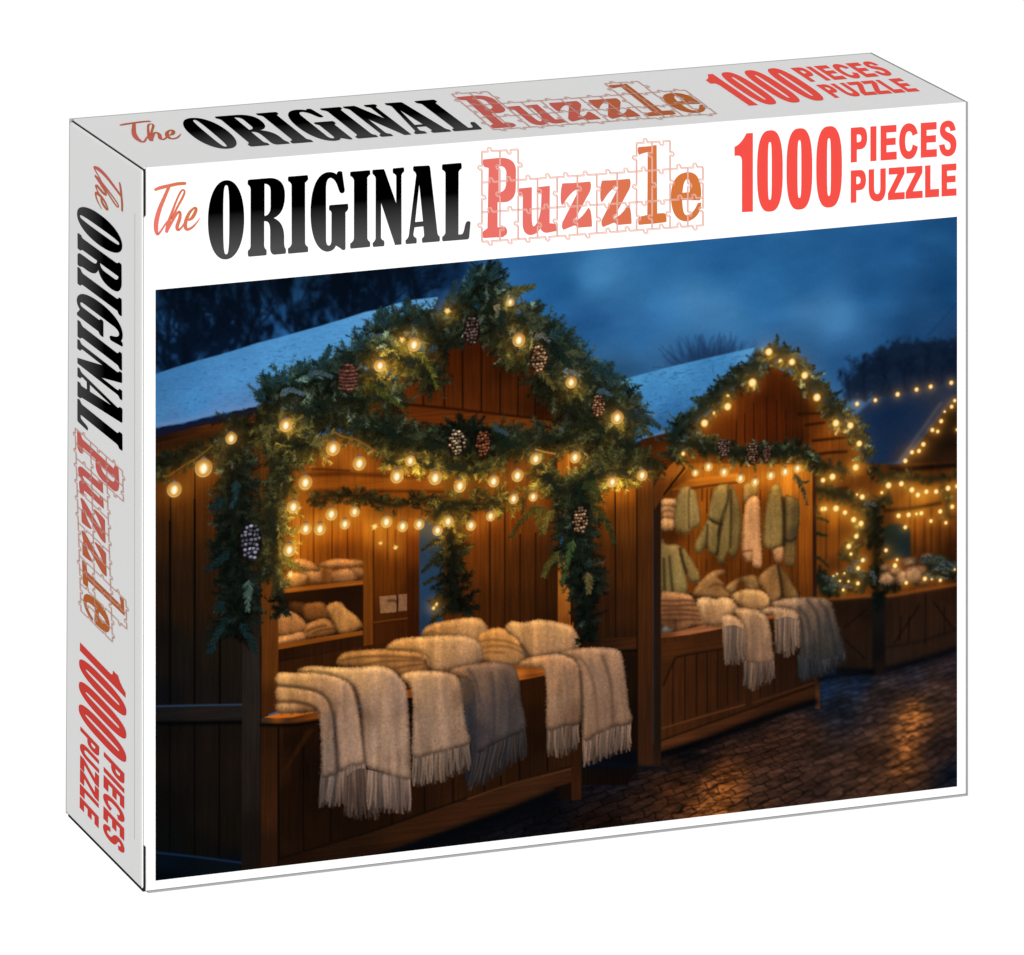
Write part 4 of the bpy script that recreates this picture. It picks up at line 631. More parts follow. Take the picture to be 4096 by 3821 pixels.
    fringe(q('I', '480 880 540 840 600 850'), q('I', '470 1065 550 1085 640 1080'), (132, 108, 96), (104, 84, 74), 34, 1.8)
    fringe(q('I', '592 845 680 865 795 882'), q('I', '580 1035 690 1055 796 1055'), (182, 154, 140), (148, 122, 110), 48, 1.8)
    W('142 425 250 432 335 450 385 490 412 560 424 700 434 855 395 868 358 876 356 760 352 640 340 560 310 528 240 508 142 505', C('I', '170 460 210 166 112 280 470 196 152 106 360 500 164 130 104 385 580 140 118 108 395 750 126 112 106 370 850 116 102 98 200 495 160 120 80'), fuzz=1.5)
    W('142 508 240 510 300 526 332 548 240 558 142 556', C('I', '170 520 186 146 102 280 540 120 88 60'), fuzz=1.4)
    W('142 364 230 362 320 358 400 368 470 394 515 445 536 540 552 650 570 800 500 820 440 842 432 700 415 580 388 500 340 456 250 436 142 420', C('I', '170 380 226 178 116 280 375 228 182 124 400 385 216 172 126 480 420 190 154 126 500 560 172 144 128 460 600 158 134 122 510 720 168 144 130 460 780 156 134 124 250 420 176 134 88 380 440 166 132 102 430 520 138 114 100'), fuzz=1.6)
    W('235 350 300 328 400 334 520 336 640 328 700 345 748 388 776 440 786 560 794 700 797 850 792 888 700 868 630 842 575 808 560 640 548 500 510 420 430 376 330 358', C('I', '260 345 220 170 108 400 344 230 184 122 560 342 232 188 130 660 345 216 176 132 730 400 176 146 128 580 400 208 168 128 600 500 184 154 134 680 520 172 146 132 760 540 142 120 112 620 680 176 152 138 720 700 166 144 132 780 760 140 120 110 640 820 170 146 132 740 850 160 138 126 560 560 130 106 92'), fuzz=1.6)
    for f_, c_, s_, a_ in (((516, 430, 545, 540, 560, 660, 572, 800), (70, 52, 42), 2.0, .7), ((600, 370, 618, 430, 624, 540, 622, 700), (150, 122, 106), 2.2, .4), ((660, 370, 690, 440, 700, 560), (146, 120, 106), 2, .4), ((418, 560, 428, 700, 437, 850), (50, 40, 38), 2, .75), ((142, 424, 250, 434, 340, 456, 392, 500, 414, 570), (84, 58, 36), 1.6, .75), ((142, 507, 240, 509, 310, 526, 345, 560), (70, 46, 28), 1.6, .75), ((470, 430, 490, 520, 500, 640, 510, 780), (128, 106, 96), 2.2, .4), ((700, 380, 735, 440, 748, 560), (140, 116, 106), 1.8, .35)): fold('I', f_, c_, s_, a_)
    # ---- evergreen dressing of stall one
    kg = dict(ln=28, nl=9)
    garland(q('A', '-20 1500 100 1470 250 1420 420 1370 600 1330 700 1320'), [12, 13, 15, 17, 20, 20], cool=.3, wm=.55, dark=.8, ln=20, nl=8)
    garland(q('A', '30 1480 30 1560 50 1600'), [10, 14, 8], cool=.2, wm=.9, ln=16, nl=8)
    pline(q('A', '430 1340 330 1420 200 1500 110 1560 60 1570'), (96, 68, 22), 1.4, .7)
    garland(q('D', '620 -420 590 -200 600 0 620 150 590 280 600 420'), [24, 27, 30, 33, 33, 30], cool=.75, wm=.45, dark=.75, **kg)
    garland(q('D', '610 420 600 520 560 640 600 750 640 880 620 1000 600 1100 560 1200'), [33, 34, 36, 33, 29, 30, 33, 22], cool=.75, wm=.35, dark=.72, **kg)
    for s_ in ('560 560 480 640 390 700', '540 1060 470 1170 410 1300', '640 1100 700 1200 745 1310', '520 950 490 970 460 990', '520 180 460 220 420 250', '450 1240 420 1280 405 1310'): sprig(q('D', s_), 13, (12, 28, 28), (44, 74, 76), 420, a=.7)
    fill(q('D', '788 -520 880 -520 872 100 850 240 790 330'), C('D', '830 -480 122 64 18 830 -200 112 56 16 830 150 92 46 14'), .6, 1, GR)
    garland(q('D', '900 -420 930 -250 960 -100 940 60 900 220 880 380 880 520 880 640 860 760'), [20, 22, 22, 26, 32, 33, 36, 34, 24], cool=.5, wm=.85, **kg)
    garland(q('D', '900 760 930 860 940 960 945 1040'), [15, 12, 9, 5], cool=.4, wm=.9, ln=16, nl=8)
    sprig(q('D', '920 580 1000 650 1110 700'), 12, (60, 70, 26), (170, 150, 60), 300); sprig(q('D', '700 780 690 880 690 1000'), 15, (40, 66, 60), (140, 160, 150), 420); sprig(q('D', '600 40 600 140 570 240'), 12, (20, 46, 50), (60, 96, 108), 360); sprig(q('D', '920 420 935 520 930 600'), 9, (110, 90, 30), (200, 160, 70), 200)
    # swag across
    garland(q('A', '1180 1080 1350 1130 1500 1180 1650 1240 1800 1300 1900 1340'), [36, 33, 30, 30, 28, 26], cool=.5, wm=.75, **kg)
    garland(q('B', '40 1300 180 1400 350 1440 520 1440 700 1440 860 1470 1000 1510'), [30, 33, 33, 35, 36, 34, 30], cool=.45, wm=.75, **kg)
    garland(q('B', '880 1380 1000 1440 1130 1450 1260 1420 1400 1380 1560 1380 1680 1430'), [20, 28, 28, 26, 24, 25, 28], cool=.6, wm=.7, **kg)
    garland(q('B', '60 1560 200 1590 330 1580 560 1620 700 1640 860 1620'), [10, 16, 20, 20, 16, 12], cool=.2, wm=1.0, ln=16, nl=9, dens=.8)
    garland(q('B', '1180 1600 1280 1680 1360 1780 1400 1900'), [24, 26, 20, 14], cool=.4, wm=.75, ln=24, nl=8)
    for s_ in ('700 1330 780 1370 830 1440', '760 1310 600 1320 520 1390'): garland(q('B', s_), 16, cool=.4, wm=.6, dark=.7, ln=16, nl=7)
    pline(q('A', '1310 1230 1400 1275 1500 1300 1600 1360 1665 1400'), (110, 72, 24), 1.6, .8); pline(q('B', '1190 1480 1260 1500 1340 1515'), (170, 120, 50), 1.2, .7)
    # right column
    garland(q('B', '1700 1280 1800 1400 1880 1500 1700 1640 1560 1700 1500 1800 1480 1860'), [28, 30, 30, 28, 27, 26, 26], cool=.45, wm=.75, **kg)
    garland(q('F', '1700 -120 1640 -60 1500 -20 1350 -20 1200 20 1120 80'), [20, 24, 24, 24, 26, 28], cool=.45, wm=.75, ln=24, nl=8)
    garland(q('F', '1140 60 1150 180 1130 300 1110 420 1120 520 1140 640 1180 740 1210 860'), [30, 34, 36, 38, 37, 35, 31, 24], cool=.55, wm=.62, **kg)
    garland(q('F', '1190 850 1200 950 1200 1050 1190 1150 1190 1230'), [17, 18, 18, 17, 13], cool=.5, wm=.4, dark=.7, ln=20, nl=8)
    for s_, c0, c1 in (('1230 220 1310 300 1370 400 1405 510', (28, 44, 26), (84, 92, 46)), ('860 220 780 280 700 360 640 460', (48, 52, 22), (110, 100, 40)), ('960 260 900 330 880 430', (90, 84, 34), (190, 160, 70)), ('1000 560 920 660 880 750', (60, 66, 28), (140, 130, 60)), ('1100 480 1060 620 1020 800', (40, 66, 34), (130, 150, 80)), ('1200 720 1220 800 1215 870', (70, 66, 34), (180, 150, 90)), ('1160 100 1240 80 1300 190', (30, 46, 26), (90, 92, 44)), ('900 240 840 300 860 440', (70, 66, 26), (150, 128, 54))): sprig(q('F', s_), 14, c0, c1, 420)
    # slopes
    garland(q('A', '800 1000 900 1020 1050 1060 1200 1040 1330 960 1480 980 1600 1000'), [30, 38, 42, 42, 44, 44, 40], cool=.85, wm=.75, **kg)
    garland(q('A', '820 980 950 900 1150 850 1280 830 1400 780 1560 660 1700 600 1850 560'), [18, 27, 30, 32, 34, 38, 40, 40], cool=1.15, wm=.62, **kg)
    garland(q('A', '820 1120 900 1230 1000 1300 1120 1330 1230 1340'), [32, 36, 33, 30, 22], cool=.45, wm=.95, **kg)
    garland(q('B', '-60 900 60 1000 110 1080 160 1150'), [34, 36, 30, 16], cool=.6, wm=.75, **kg)
    garland(q('B', '60 720 160 780 260 820 360 880 430 960 460 1020'), [34, 34, 32, 28, 20, 9], cool=.5, wm=.85, **kg)
    garland(q('B', '20 640 130 560 300 545 460 540 600 545 700 550'), [25, 27, 28, 29, 31, 30], cool=1.1, wm=.7, **kg)
    garland(q('B', '420 620 500 680 560 740'), [32, 28, 16], cool=.5, wm=.8, ln=24, nl=8)
    garland(q('B', '560 420 680 390 780 350 860 360 960 380'), [16, 26, 34, 38, 32], cool=1.1, wm=.7, **kg)
    garland(q('B', '720 260 800 220 880 180 900 140'), [20, 26, 22, 10], cool=1.1, wm=.4, ln=24, nl=8, bias=-.7)
    garland(q('B', '820 420 920 520 1000 640 1080 740 1160 820'), [40, 42, 42, 38, 30], cool=.8, wm=.75, **kg)
    garland(q('B', '1080 480 1160 560 1260 660 1350 760 1440 860 1560 940 1660 1040 1760 1120'), [28, 30, 34, 38, 40, 38, 38, 34], cool=1.0, wm=.7, **kg)
    garland(q('B', '1200 900 1320 1000 1420 1080 1520 1200 1620 1300 1720 1380'), [28, 32, 32, 30, 30, 28], cool=.5, wm=.75, **kg)
    garland(q('B', '1740 1100 1840 1160 1900 1240 1960 1320'), [30, 30, 28, 22], cool=.8, wm=.7, **kg)
    cl, wl = ((20, 44, 46), (70, 104, 108)), ((44, 54, 30), (168, 150, 80))
    for s_, (c0, c1), n_ in (('700 300 700 220 740 150', cl, 360), ('860 240 880 170 920 110', cl, 420), ('590 400 580 330 590 260', cl, 360), ('240 480 230 420 240 370', cl, 320), ('1000 330 1080 300 1180 270', wl, 420), ('1100 470 1190 500 1265 520', ((34, 52, 44), (120, 120, 84)), 360), ('1120 540 1180 570 1250 560', ((30, 48, 40), (96, 104, 74)), 320), ('1290 650 1350 620 1400 580', cl, 360), ('1400 760 1460 770 1530 780', ((36, 54, 46), (130, 124, 88)), 380), ('1600 920 1680 880 1760 850', cl, 400), ('1700 960 1780 960 1850 960', ((34, 52, 48), (110, 116, 92)), 360),
                            ('1180 860 1260 940 1330 1030', ((60, 56, 24), (170, 140, 70)), 260), ('120 700 280 740 400 860 460 1020', ((50, 64, 20), (190, 170, 70)), 620), ('40 560 20 500 50 440', cl, 300)): sprig(q('B', s_), 15, c0, c1, n_)
    for s_, (c0, c1), n_ in (('1230 760 1270 680 1300 610', cl, 420), ('880 920 860 860 840 820', cl, 260), ('1000 860 940 850 900 830', cl, 260), ('1080 800 1090 760 1070 740', cl, 240), ('1480 640 1520 580 1530 530', cl, 300), ('820 1000 780 960 750 960', cl, 200), ('1700 480 1710 400 1720 330', cl, 360), ('1580 880 1700 960 1840 1060', ((40, 52, 20), (130, 130, 50)), 420), ('1150 1340 1250 1300 1330 1230', wl, 380), ('860 1180 830 1280 850 1380', wl, 360)): sprig(q('A', s_), 14, c0, c1, n_)
    for s_, (c0, c1), n_ in (('30 900 50 850 60 810', cl, 300), ('160 1020 200 1000 215 990', ((34, 50, 46), (96, 104, 86)), 240), ('200 1080 270 1120 325 1160', ((28, 46, 46), (80, 96, 92)), 360), ('180 1130 240 1170 275 1200', ((34, 44, 36), (110, 100, 66)), 280), ('60 900 100 880 130 890', cl, 240)): sprig(q('C', s_), 13, c0, c1, n_)
    cv[:] = blur(cv, .42)
    # frosted caps
    for fr, s_, n_, c1 in (('A', '930 960 1010 930 1100 960', 520, (130, 160, 180)), ('A', '1130 820 1210 800 1310 830', 420, (96, 126, 140)), ('A', '1600 560 1680 530 1750 560', 460, (130, 150, 160)), ('B', '1390 905 1450 905 1510 940', 320, (190, 180, 170)), ('B', '1640 1060 1690 1050 1750 1080', 260, (84, 116, 146)), ('B', '870 1310 930 1340 980 1370', 220, (70, 96, 108)), ('B', '1180 650 1240 640 1290 680', 260, (180, 160, 130)), ('B', '880 420 910 440 900 500', 240, (200, 170, 110))): sprig(q(fr, s_), 9, (60, 80, 84), c1, n_, a=.8)
    for fr, s_ in (('A', '1610 610 1680 570 1750 610'), ('B', '10 720 70 700 120 740')): garland(q(fr, s_), 14, cool=1.2, wm=.9, ln=12, nl=7, dark=1.5, dens=1.5)
    for a_ in (('B', 718, 600, 62, 100, (116, 98, 92), (58, 36, 28)), ('B', 1213, 808, 66, 98, (206, 164, 128), (100, 64, 40)), ('B', 1655, 1160, 54, 78, (176, 130, 100), (90, 52, 34)), ('B', 607, 1430, 66, 97, (208, 188, 152), (84, 54, 34)), ('B', 800, 1435, 60, 94, (150, 92, 60), (80, 40, 22)), ('D', 708, 500, 84, 132, (140, 148, 166), (46, 38, 42)), ('F', 1148, 332, 63, 98, (206, 166, 128), (90, 56, 34))): cone(*a_)
    cone('A', 1432, 835, 72, 105, (118, 80, 66), (74, 40, 30), (28, 14, 12))
    for yy in (770, 800, 826, 850, 876, 904): soften_line(q('A', f'1365 {yy} 1430 {yy+6} 1500 {yy-2}'), (52, 24, 22), .9, .6); soften_line(q('A', f'1368 {yy+12} 1430 {yy+18} 1498 {yy+10}'), (150, 100, 88), .9, .45)
    # ---- warm fill from the strings of lamps
    WW = np.repeat(np.repeat(WARM, 4, 0), 4, 1)[:CH, :CW]; WW = np.clip(blur(WW, 4), 0, 1.5)
    k_ = np.clip((cv[..., 0]-cv[..., 2]+.02)*4, 0, 1)*WW
    cv[:] = np.clip(cv*(1+k_[..., None]*np.array([.20, .13, -.02])), 0, 1)
    # ---- light bulbs
    for (p, r, t), (fr, _, _, _, _) in zip(BP, BULBS):
        x, y = p
        if t == 0:
            glow(x, y+2, r*2.4, (255, 136, 34), .07); glow(x, y, r*1.4, (255, 140, 38), .16)
            disc(x, y-r*.98, r*.42, r*.36, (66, 62, 66), .9, .7); disc(x, y-r*1.1, r*.30, r*.25, (96, 98, 112), .6, .7)
            disc(x, y, r*1.0, r*1.1, (186, 116, 34), .66, .7); disc(x, y, r*.80, r*.90, (226, 152, 56), .5, .4)
            ring(x, y, r*.95, r*1.05, .9, (255, 200, 104), .8)
            disc(x-r*.02, y+r*.1, r*.46, r*.62, (255, 200, 96), .9, .35, .12); disc(x+r*.02, y+r*.12, r*.30, r*.52, (255, 246, 206), 1, .5, .15); glow(x, y+r*.1, r*.5, (255, 236, 170), .6)
        elif t == 1:
            glow(x, y, r*2.8+2, (255, 140, 36), .10); glow(x, y, r*1.5, (255, 150, 45), .30); disc(x, y, r*.95, r*1.0, (246, 178, 70), .92, .5); disc(x, y, r*.62, r*.70, (255, 240, 180), .95, .6)
        else:
            glow(x, y, r*2.2+2, (255, 150, 45), .24); disc(x, y, r*.8, r*.8, (240, 170, 70), .8, .5); disc(x, y, r*.42, r*.5, (255, 244, 196), .95, .7)
            for _ in range(16):
                an = rs.uniform(0, 6.28); l = r*rs.uniform(.6, 1.3); pline(np.array([(x, y), (x+math.cos(an)*l, y+math.sin(an)*l)]), (255, 214, 120), .6, .4, False)
    # fine paper/lens texture
    g = rng.normal(0, 1, (CH, CW)).astype(np.float32); g = blur(g, .5); cv += g[..., None]*.010*(.4+cv); np.clip(cv, 0, 1, out=cv)
WORLD_BASE = .86; KEY = 72.
# ---------------------------------------------------------------- the box itself
import bpy, bmesh
from mathutils import Vector, Matrix
from mathutils.geometry import tessellate_polygon
paint_market()
scn = bpy.context.scene; COLL = scn.collection
BW, BD, BH = .400, .1133, .3324
# slightly out-of-square cardboard carton: real corner positions (x right, y depth, z up)
CN = {(0,0,1):(.000372,0,.333332),(1,0,1):(.397936,0,.332404),(1,0,0):(.403654,0,.000746),(0,0,0):(-.00262,0,-.001957),
      (0,1,1):(.001338,.105672,.333294),(0,1,0):(-.001554,.113329,.001306),(1,1,1):(.39838,.113327,.332365),(1,1,0):(.404068,.121059,.004228)}
def warp(x, y, z):
    u, v, w = x/BW, y/BD, z/BH; p = Vector((0, 0, 0))
    for (a, b, c), q_ in CN.items():
        p += Vector(q_)*((u if a else 1-u)*(v if b else 1-v)*(w if c else 1-w))
    return p
# proof-sheet frames of the three printed faces
FS = [(566,672),(3873,408),(3873,3184),(566,3577)]                 # front: top left, top right, bottom right, bottom left
FXZ = [(.000372,.333332),(.397936,.332404),(.403654,.000746),(-.00262,-.001957)]
H_FX = homog(FS, FXZ); H_FU = homog(FS, [(0,1),(1,1),(1,0),(0,0)])
TS = [(566,672),(3873,408),(3486,210),(276,474)]; H_TU = homog(TS, [(0,0),(1,0),(1,1),(0,1)])     # top face, v runs to the back
LS = [(566,672),(566,3577),(262,3269),(276,474)]; H_LU = homog(LS, [(0,1),(0,0),(1,0),(1,1)])     # end face, u runs to the back
def aff(src, dst):
    a = happly(H_FU, src); b = dst; M = np.c_[a, np.ones(len(a))]
    return np.linalg.lstsq(M, b, rcond=None)[0].T
def Z(o, k, *v): return [(o[0]+x*k, o[1]+y*k) for x, y in zip(v[::2], v[1::2])]
T1f = [(617,761),(1877,953),(994,719.6),(992,1027),(1845,653)]; T1t = [(459,503),(1860,521),(834,471),(985.7,589),(1689,404)]
T3f = [(1933,638),(1933,947.5),(2624,583),(2801.5,781.5),(2802.6,812)]; T3t = [(1772,395),(1914,515),(2452,340.5),(2740,401),(2765,434.5)]
T2f = [(2938,587.5),(2968,849),(3825,783),(3403,512)]; T2t = [(2785,321),(2952,429),(3675,364),(3133,279)]
L1f = [(617,761),(798.5,874),(1882,889),(1845,655.5),(994,719.6),(992,1027)]; L1t = [(482,719),(406.5,819),(350,1669),(488.8,1758),(480,1031),(309.6,909)]
L3f = [(1933,638),(1933,947.5),(2624,583),(2801.5,781.5),(2802.6,812)]; L3t = [(476,1824),(310.4,1679),(491.5,2412),(414,2473),(351,2423)]
L2f = [(2968,849),(3011,532),(3824,654.5),(3825,783),(3403,512)]; L2t = [(320,2531),(503.4,2751),(393,3304),(320,3223.6),(496,3070)]
AFF = {('top', 1): aff(T1f, happly(H_TU, T1t)), ('top', 3): aff(T3f, happly(H_TU, T3t)), ('end', 3): aff(L3f, happly(H_LU, L3t)), ('top', 2): aff(T2f, happly(H_TU, T2t)), ('end', 1): aff(L1f, happly(H_LU, L1t)), ('end', 2): aff(L2f, happly(H_LU, L2t))}
LIFT = .00012
def place(face, blk, pts, lift=0.):
    """proof-sheet points -> 3-D points on a face, plus art coordinates"""
    uv = happly(H_FU, pts); out = []
    if face == 'front':
        return [Vector((x, -LIFT-lift, z)) for x, z in happly(H_FX, pts)], uv
    ab = np.c_[uv, np.ones(len(uv))]@AFF[face, blk].T
    for a, b in ab:
        if face == 'top': p = warp(a*BW, b*BD, BH); p.z += LIFT+lift
        else: p = warp(0, a*BD, b*BH); p.x -= LIFT+lift
        out.append(p)
    return out, uv
# ---------------------------------------------------------------- materials
def lin(c):
    c = np.asarray(c, float)/255.; return np.where(c <= .04045, c/12.92, ((c+.055)/1.055)**2.4)
EF = 1.33            # how strongly the key light lifts the front face; printed inks are measured through it
def mat(name, rgb=(.8, .8, .8), rough=.55, spec=.0):
    m = bpy.data.materials.new(name); m.use_nodes = True; b = m.node_tree.nodes['Principled BSDF']
    b.inputs['Base Color'].default_value = (*rgb, 1); b.inputs['Roughness'].default_value = rough; b.inputs['Specular IOR Level'].default_value = spec
    return m, m.node_tree, b
def paper(name, a, spec=.12, var=.012):
    m, nt, b = mat(name, a, .5, spec); N = nt.nodes; L = nt.links
    tc = N.new('ShaderNodeTexCoord'); n = N.new('ShaderNodeTexNoise'); n.inputs['Scale'].default_value = 900; n.inputs['Detail'].default_value = 3
    n2 = N.new('ShaderNodeTexNoise'); n2.inputs['Scale'].default_value = 14; n2.inputs['Detail'].default_value = 2
    mx = N.new('ShaderNodeMix'); mx.data_type = 'RGBA'; mx.inputs[6].default_value = (*[v*(1-var) for v in a], 1); mx.inputs[7].default_value = (*[min(1, v*(1+var)) for v in a], 1)
    L.new(tc.outputs['Object'], n.inputs['Vector']); L.new(tc.outputs['Object'], n2.inputs['Vector']); L.new(n2.outputs['Fac'], mx.inputs[0]); L.new(mx.outputs[2], b.inputs['Base Color'])
    bp = N.new('ShaderNodeBump'); bp.inputs['Strength'].default_value = .05; bp.inputs['Distance'].default_value = .0002; L.new(n.outputs['Fac'], bp.inputs['Height']); L.new(bp.outputs['Normal'], b.inputs['Normal'])
    return m
def ink(name, stops, axis):
    m, nt, b = mat(name, (.1, .1, .1), .5, 0.); N = nt.nodes; L = nt.links
    at = N.new('ShaderNodeAttribute'); at.attribute_name = 'art'; sp = N.new('ShaderNodeSeparateXYZ'); L.new(at.outputs['Vector'], sp.inputs[0])
    if axis == 'xy':
        ad = N.new('ShaderNodeMath'); ad.operation = 'ADD'; L.new(sp.outputs['X'], ad.inputs[0]); mu = N.new('ShaderNodeMath'); mu.operation = 'MULTIPLY'; mu.inputs[1].default_value = .35; L.new(sp.outputs['Y'], mu.inputs[0]); L.new(mu.outputs[0], ad.inputs[1]); src = ad.outputs[0]
    else: src = sp.outputs[axis]
    cr = N.new('ShaderNodeValToRGB'); L.new(src, cr.inputs[0]); e = cr.color_ramp.elements
    while len(e) < len(stops): e.new(.5)
    for el, (p, c) in zip(e, stops): el.position = p
    for el, (p, c) in zip(e, stops): el.color = (*(lin(c)/EF), 1)
    L.new(cr.outputs['Color'], b.inputs['Base Color']); return m
WHITE = paper('white_coated_card', (.86, .86, .855))
GREY = paper('grey_edge_shade', (.33, .335, .335), 0.)  # shade of edges turned away, put into a grey panel colour
DARK = paper('painted_gap_shade', (.018, .018, .018), 0.)  # near-black colour stands in for shade between the panels
INK_BLACK = ink('black_ink_fading_grey', [(0, (80, 80, 80)), (.875, (78, 78, 78)), (.93, (0, 0, 0)), (1, (0, 0, 0))], 'Y')
INK_SCRIPT = ink('coral_to_orange_ink', [(0, (240, 122, 108)), (.345, (240, 122, 108)), (.40, (212, 122, 62)), (1, (212, 122, 62))], 'xy')
INK_PUZZLE = ink('coral_to_orange_ink_wide', [(0, (238, 116, 108)), (.50, (236, 116, 106)), (.62, (216, 120, 62)), (1, (216, 124, 54))], 'X')
INK_LINE = ink('pale_coral_line_ink', [(0, (246, 186, 176)), (1, (243, 192, 172))], 'X')
LGREY = paper('light_grey_fold_edge_shade', (.56, .56, .555), 0.)  # score line grey; also edge shade coloured into the back panel
INK_RED_LIFT = mat('red_ink_brightened_top', (.95, .098, .075), .5, 0.)[0]  # front red brightened for the top, extra light put into the ink colour
INK_RED = ink('bright_red_ink', [(0, (248, 82, 73)), (1, (248, 82, 73))], 'X')
m, nt, b = mat('printed_picture', (.5, .5, .5), .5, 0.)
at = nt.nodes.new('ShaderNodeAttribute'); at.attribute_name = 'print'; nt.links.new(at.outputs['Color'], b.inputs['Base Color']); PICT = m
# ---------------------------------------------------------------- object helpers
def link(name, me, m, parent=None, label=None):
    o = bpy.data.objects.new(name, me); COLL.objects.link(o)
    if m: me.materials.append(m)
    if parent: o.parent = parent
    if label: o['label'] = label
    return o
def slab(name, lo, hi, m, parent, bev=.0004, seg=2, label=None, cut=None):
    bm = bmesh.new(); vs = [bm.verts.new((hi[0] if i & 1 else lo[0], hi[1] if i & 2 else lo[1], hi[2] if i & 4 else lo[2])) for i in range(8)]
    for f in ((0,2,3,1),(4,5,7,6),(0,1,5,4),(2,6,7,3),(0,4,6,2),(1,3,7,5)): bm.faces.new([vs[i] for i in f])
    if bev: bmesh.ops.bevel(bm, geom=bm.edges[:]+bm.verts[:], offset=bev, segments=seg, affect='EDGES', profile=.5)
    for v in bm.verts: v.co = warp(*v.co)
    bmesh.ops.recalc_face_normals(bm, faces=bm.faces)
    me = bpy.data.meshes.new(name); bm.to_mesh(me); bm.free()
    return link(name, me, m, parent, label)
def prism_z(name, prof, z0, z1, m, parent, label=None, tz=.0012):
    """extrude an x-y profile (counter-clockwise) upward, ends slightly rounded inwards"""
    bm = bmesh.new(); cx = sum(p[0] for p in prof)/len(prof); cy = sum(p[1] for p in prof)/len(prof); rings = []
    for z, s in ((z0, .0007), (z0+tz*.3, .0003), (z0+tz, 0), (z1-tz, 0), (z1-tz*.3, .0003), (z1, .0007)):
        rings.append([bm.verts.new((x+(s if x < cx else 0), y+(s if y < cy else -s), z)) for x, y in prof])
    n = len(prof)
    for a, b_ in zip(rings, rings[1:]):
        for i in range(n): bm.faces.new((a[i], a[(i+1) % n], b_[(i+1) % n], b_[i]))
    bm.faces.new(rings[0][::-1]); bm.faces.new(rings[-1])
    for v in bm.verts: v.co = warp(*v.co)
    bmesh.ops.recalc_face_normals(bm, faces=bm.faces)
    me = bpy.data.meshes.new(name); bm.to_mesh(me); bm.free()
    return link(name, me, m, parent, label)
box = bpy.data.objects.new('puzzle_box', None); COLL.objects.link(box); box.location = (0, 0, 0)
box['label'] = 'white cardboard jigsaw puzzle box with a night market picture on its front, standing upright'; box['category'] = 'puzzle box'
g = .0011; th = .0014
slab('dark_gap_core', (.0010, .0012, .0006), (BW-.0009, BD-.0009, BH-.0010), DARK, box, 0)  # added dark core, seen only as shade through the gaps
# front sheet, notched where the end flaps slot in behind its corner
bm = bmesh.new(); xl, xs, nz = .00115, .0022, .0215
prof = [(xs, .0011), (BW-.0010, .0011), (BW-.0010, BH), (xs, BH), (xs, BH-nz), (xl, BH-nz-.0012), (xl, nz+.0012), (xs, nz)]
rings = [[bm.verts.new((x+dx*s, y, z+dz*s)) for (x, z), (dx, dz) in zip(prof, ((1,1),(-1,1),(-1,-1),(1,-1),(1,0),(1,0),(1,0),(1,0)))] for y, s in ((th, 0), (.0005, 0), (.00015, .00015), (0, .0005))]
for a, b_ in zip(rings, rings[1:]):
    for i in range(8): bm.faces.new((a[i], a[(i+1) % 8], b_[(i+1) % 8], b_[i]))
bm.faces.new(rings[-1]); bm.faces.new(rings[0][::-1])
for v in bm.verts: v.co = warp(*v.co)
bmesh.ops.recalc_face_normals(bm, faces=bm.faces)
me = bpy.data.meshes.new('front_panel'); bm.to_mesh(me); bm.free(); front = link('front_panel', me, WHITE, box, 'white front panel with the night market picture under the title')
top = slab('top_panel', (.0016, .0016, BH-.0014), (BW-.0010, BD-.0015, BH), WHITE, box, .0005, 3, 'white top panel with the title printed along it')
prof = [(.0009, BD-.0015), (0, BD-.0015)]+[(.0009*(1-math.sin(math.pi/2*(1-i/8))), .0003+.0035*(1-math.cos(math.pi/2*(1-i/8)))) for i in range(9)]
end = prism_z('side_panel', prof, .0024, BH-.0013, WHITE, box, 'white end flap with the title printed down it')
slab('side_panel', (BW-.0009, 0, 0), (BW, BD, BH), GREY, box, .0002, 1, 'plain right end panel with edge shade put in as grey')
slab('back_panel', (0, BD-.0014, .0020), (BW-.0010, BD, BH), LGREY, box, .0002, 1, 'plain back panel with its shaded edge coloured grey')
slab('bottom_panel', (.0030, 0, 0), (BW-.0010, BD-.0010, .0010), GREY, box, .0002, 1, 'plain base panel greyed for shade along its edge')
slab('fold_crease', (-.00006, .0098, .0225), (.0004, .0105, BH-.0225), LGREY, end, 0, 1, 'faint grey score line along the flap')
# ---------------------------------------------------------------- printed picture
S_ = np.array(PICQ, float); gx_, gy_ = np.meshgrid(np.linspace(0, CW, CW), np.linspace(0, CH, CH))
P_ = happly(H_FX, happly(np.linalg.inv(HC), np.c_[gx_.ravel(), gy_.ravel()]))
co = np.zeros((CW*CH, 3), np.float32); co[:, 0] = P_[:, 0]; co[:, 2] = P_[:, 1]; co[:, 1] = -LIFT
me = bpy.data.meshes.new('market_picture'); me.vertices.add(CW*CH); me.vertices.foreach_set('co', co.ravel())
ii, jj = np.meshgrid(np.arange(CW-1), np.arange(CH-1)); q0 = (jj*CW+ii).ravel(); fc = np.stack([q0, q0+CW, q0+CW+1, q0+1], -1).astype(np.int32)
me.loops.add(fc.size); me.loops.foreach_set('vertex_index', fc.ravel()); me.polygons.add(len(fc)); me.polygons.foreach_set('loop_start', np.arange(0, fc.size, 4, dtype=np.int32))
me.update(calc_edges=True)
ca = me.attributes.new('print', 'FLOAT_COLOR', 'POINT'); lc = lin(cv.reshape(-1, 3)*255)/EF; ca.data.foreach_set('color', np.c_[lc, np.ones(len(lc))].astype(np.float32).ravel())
link('market_picture', me, PICT, front, 'printed dusk picture of wooden market stalls with fir garlands, bulbs and woollen blankets')
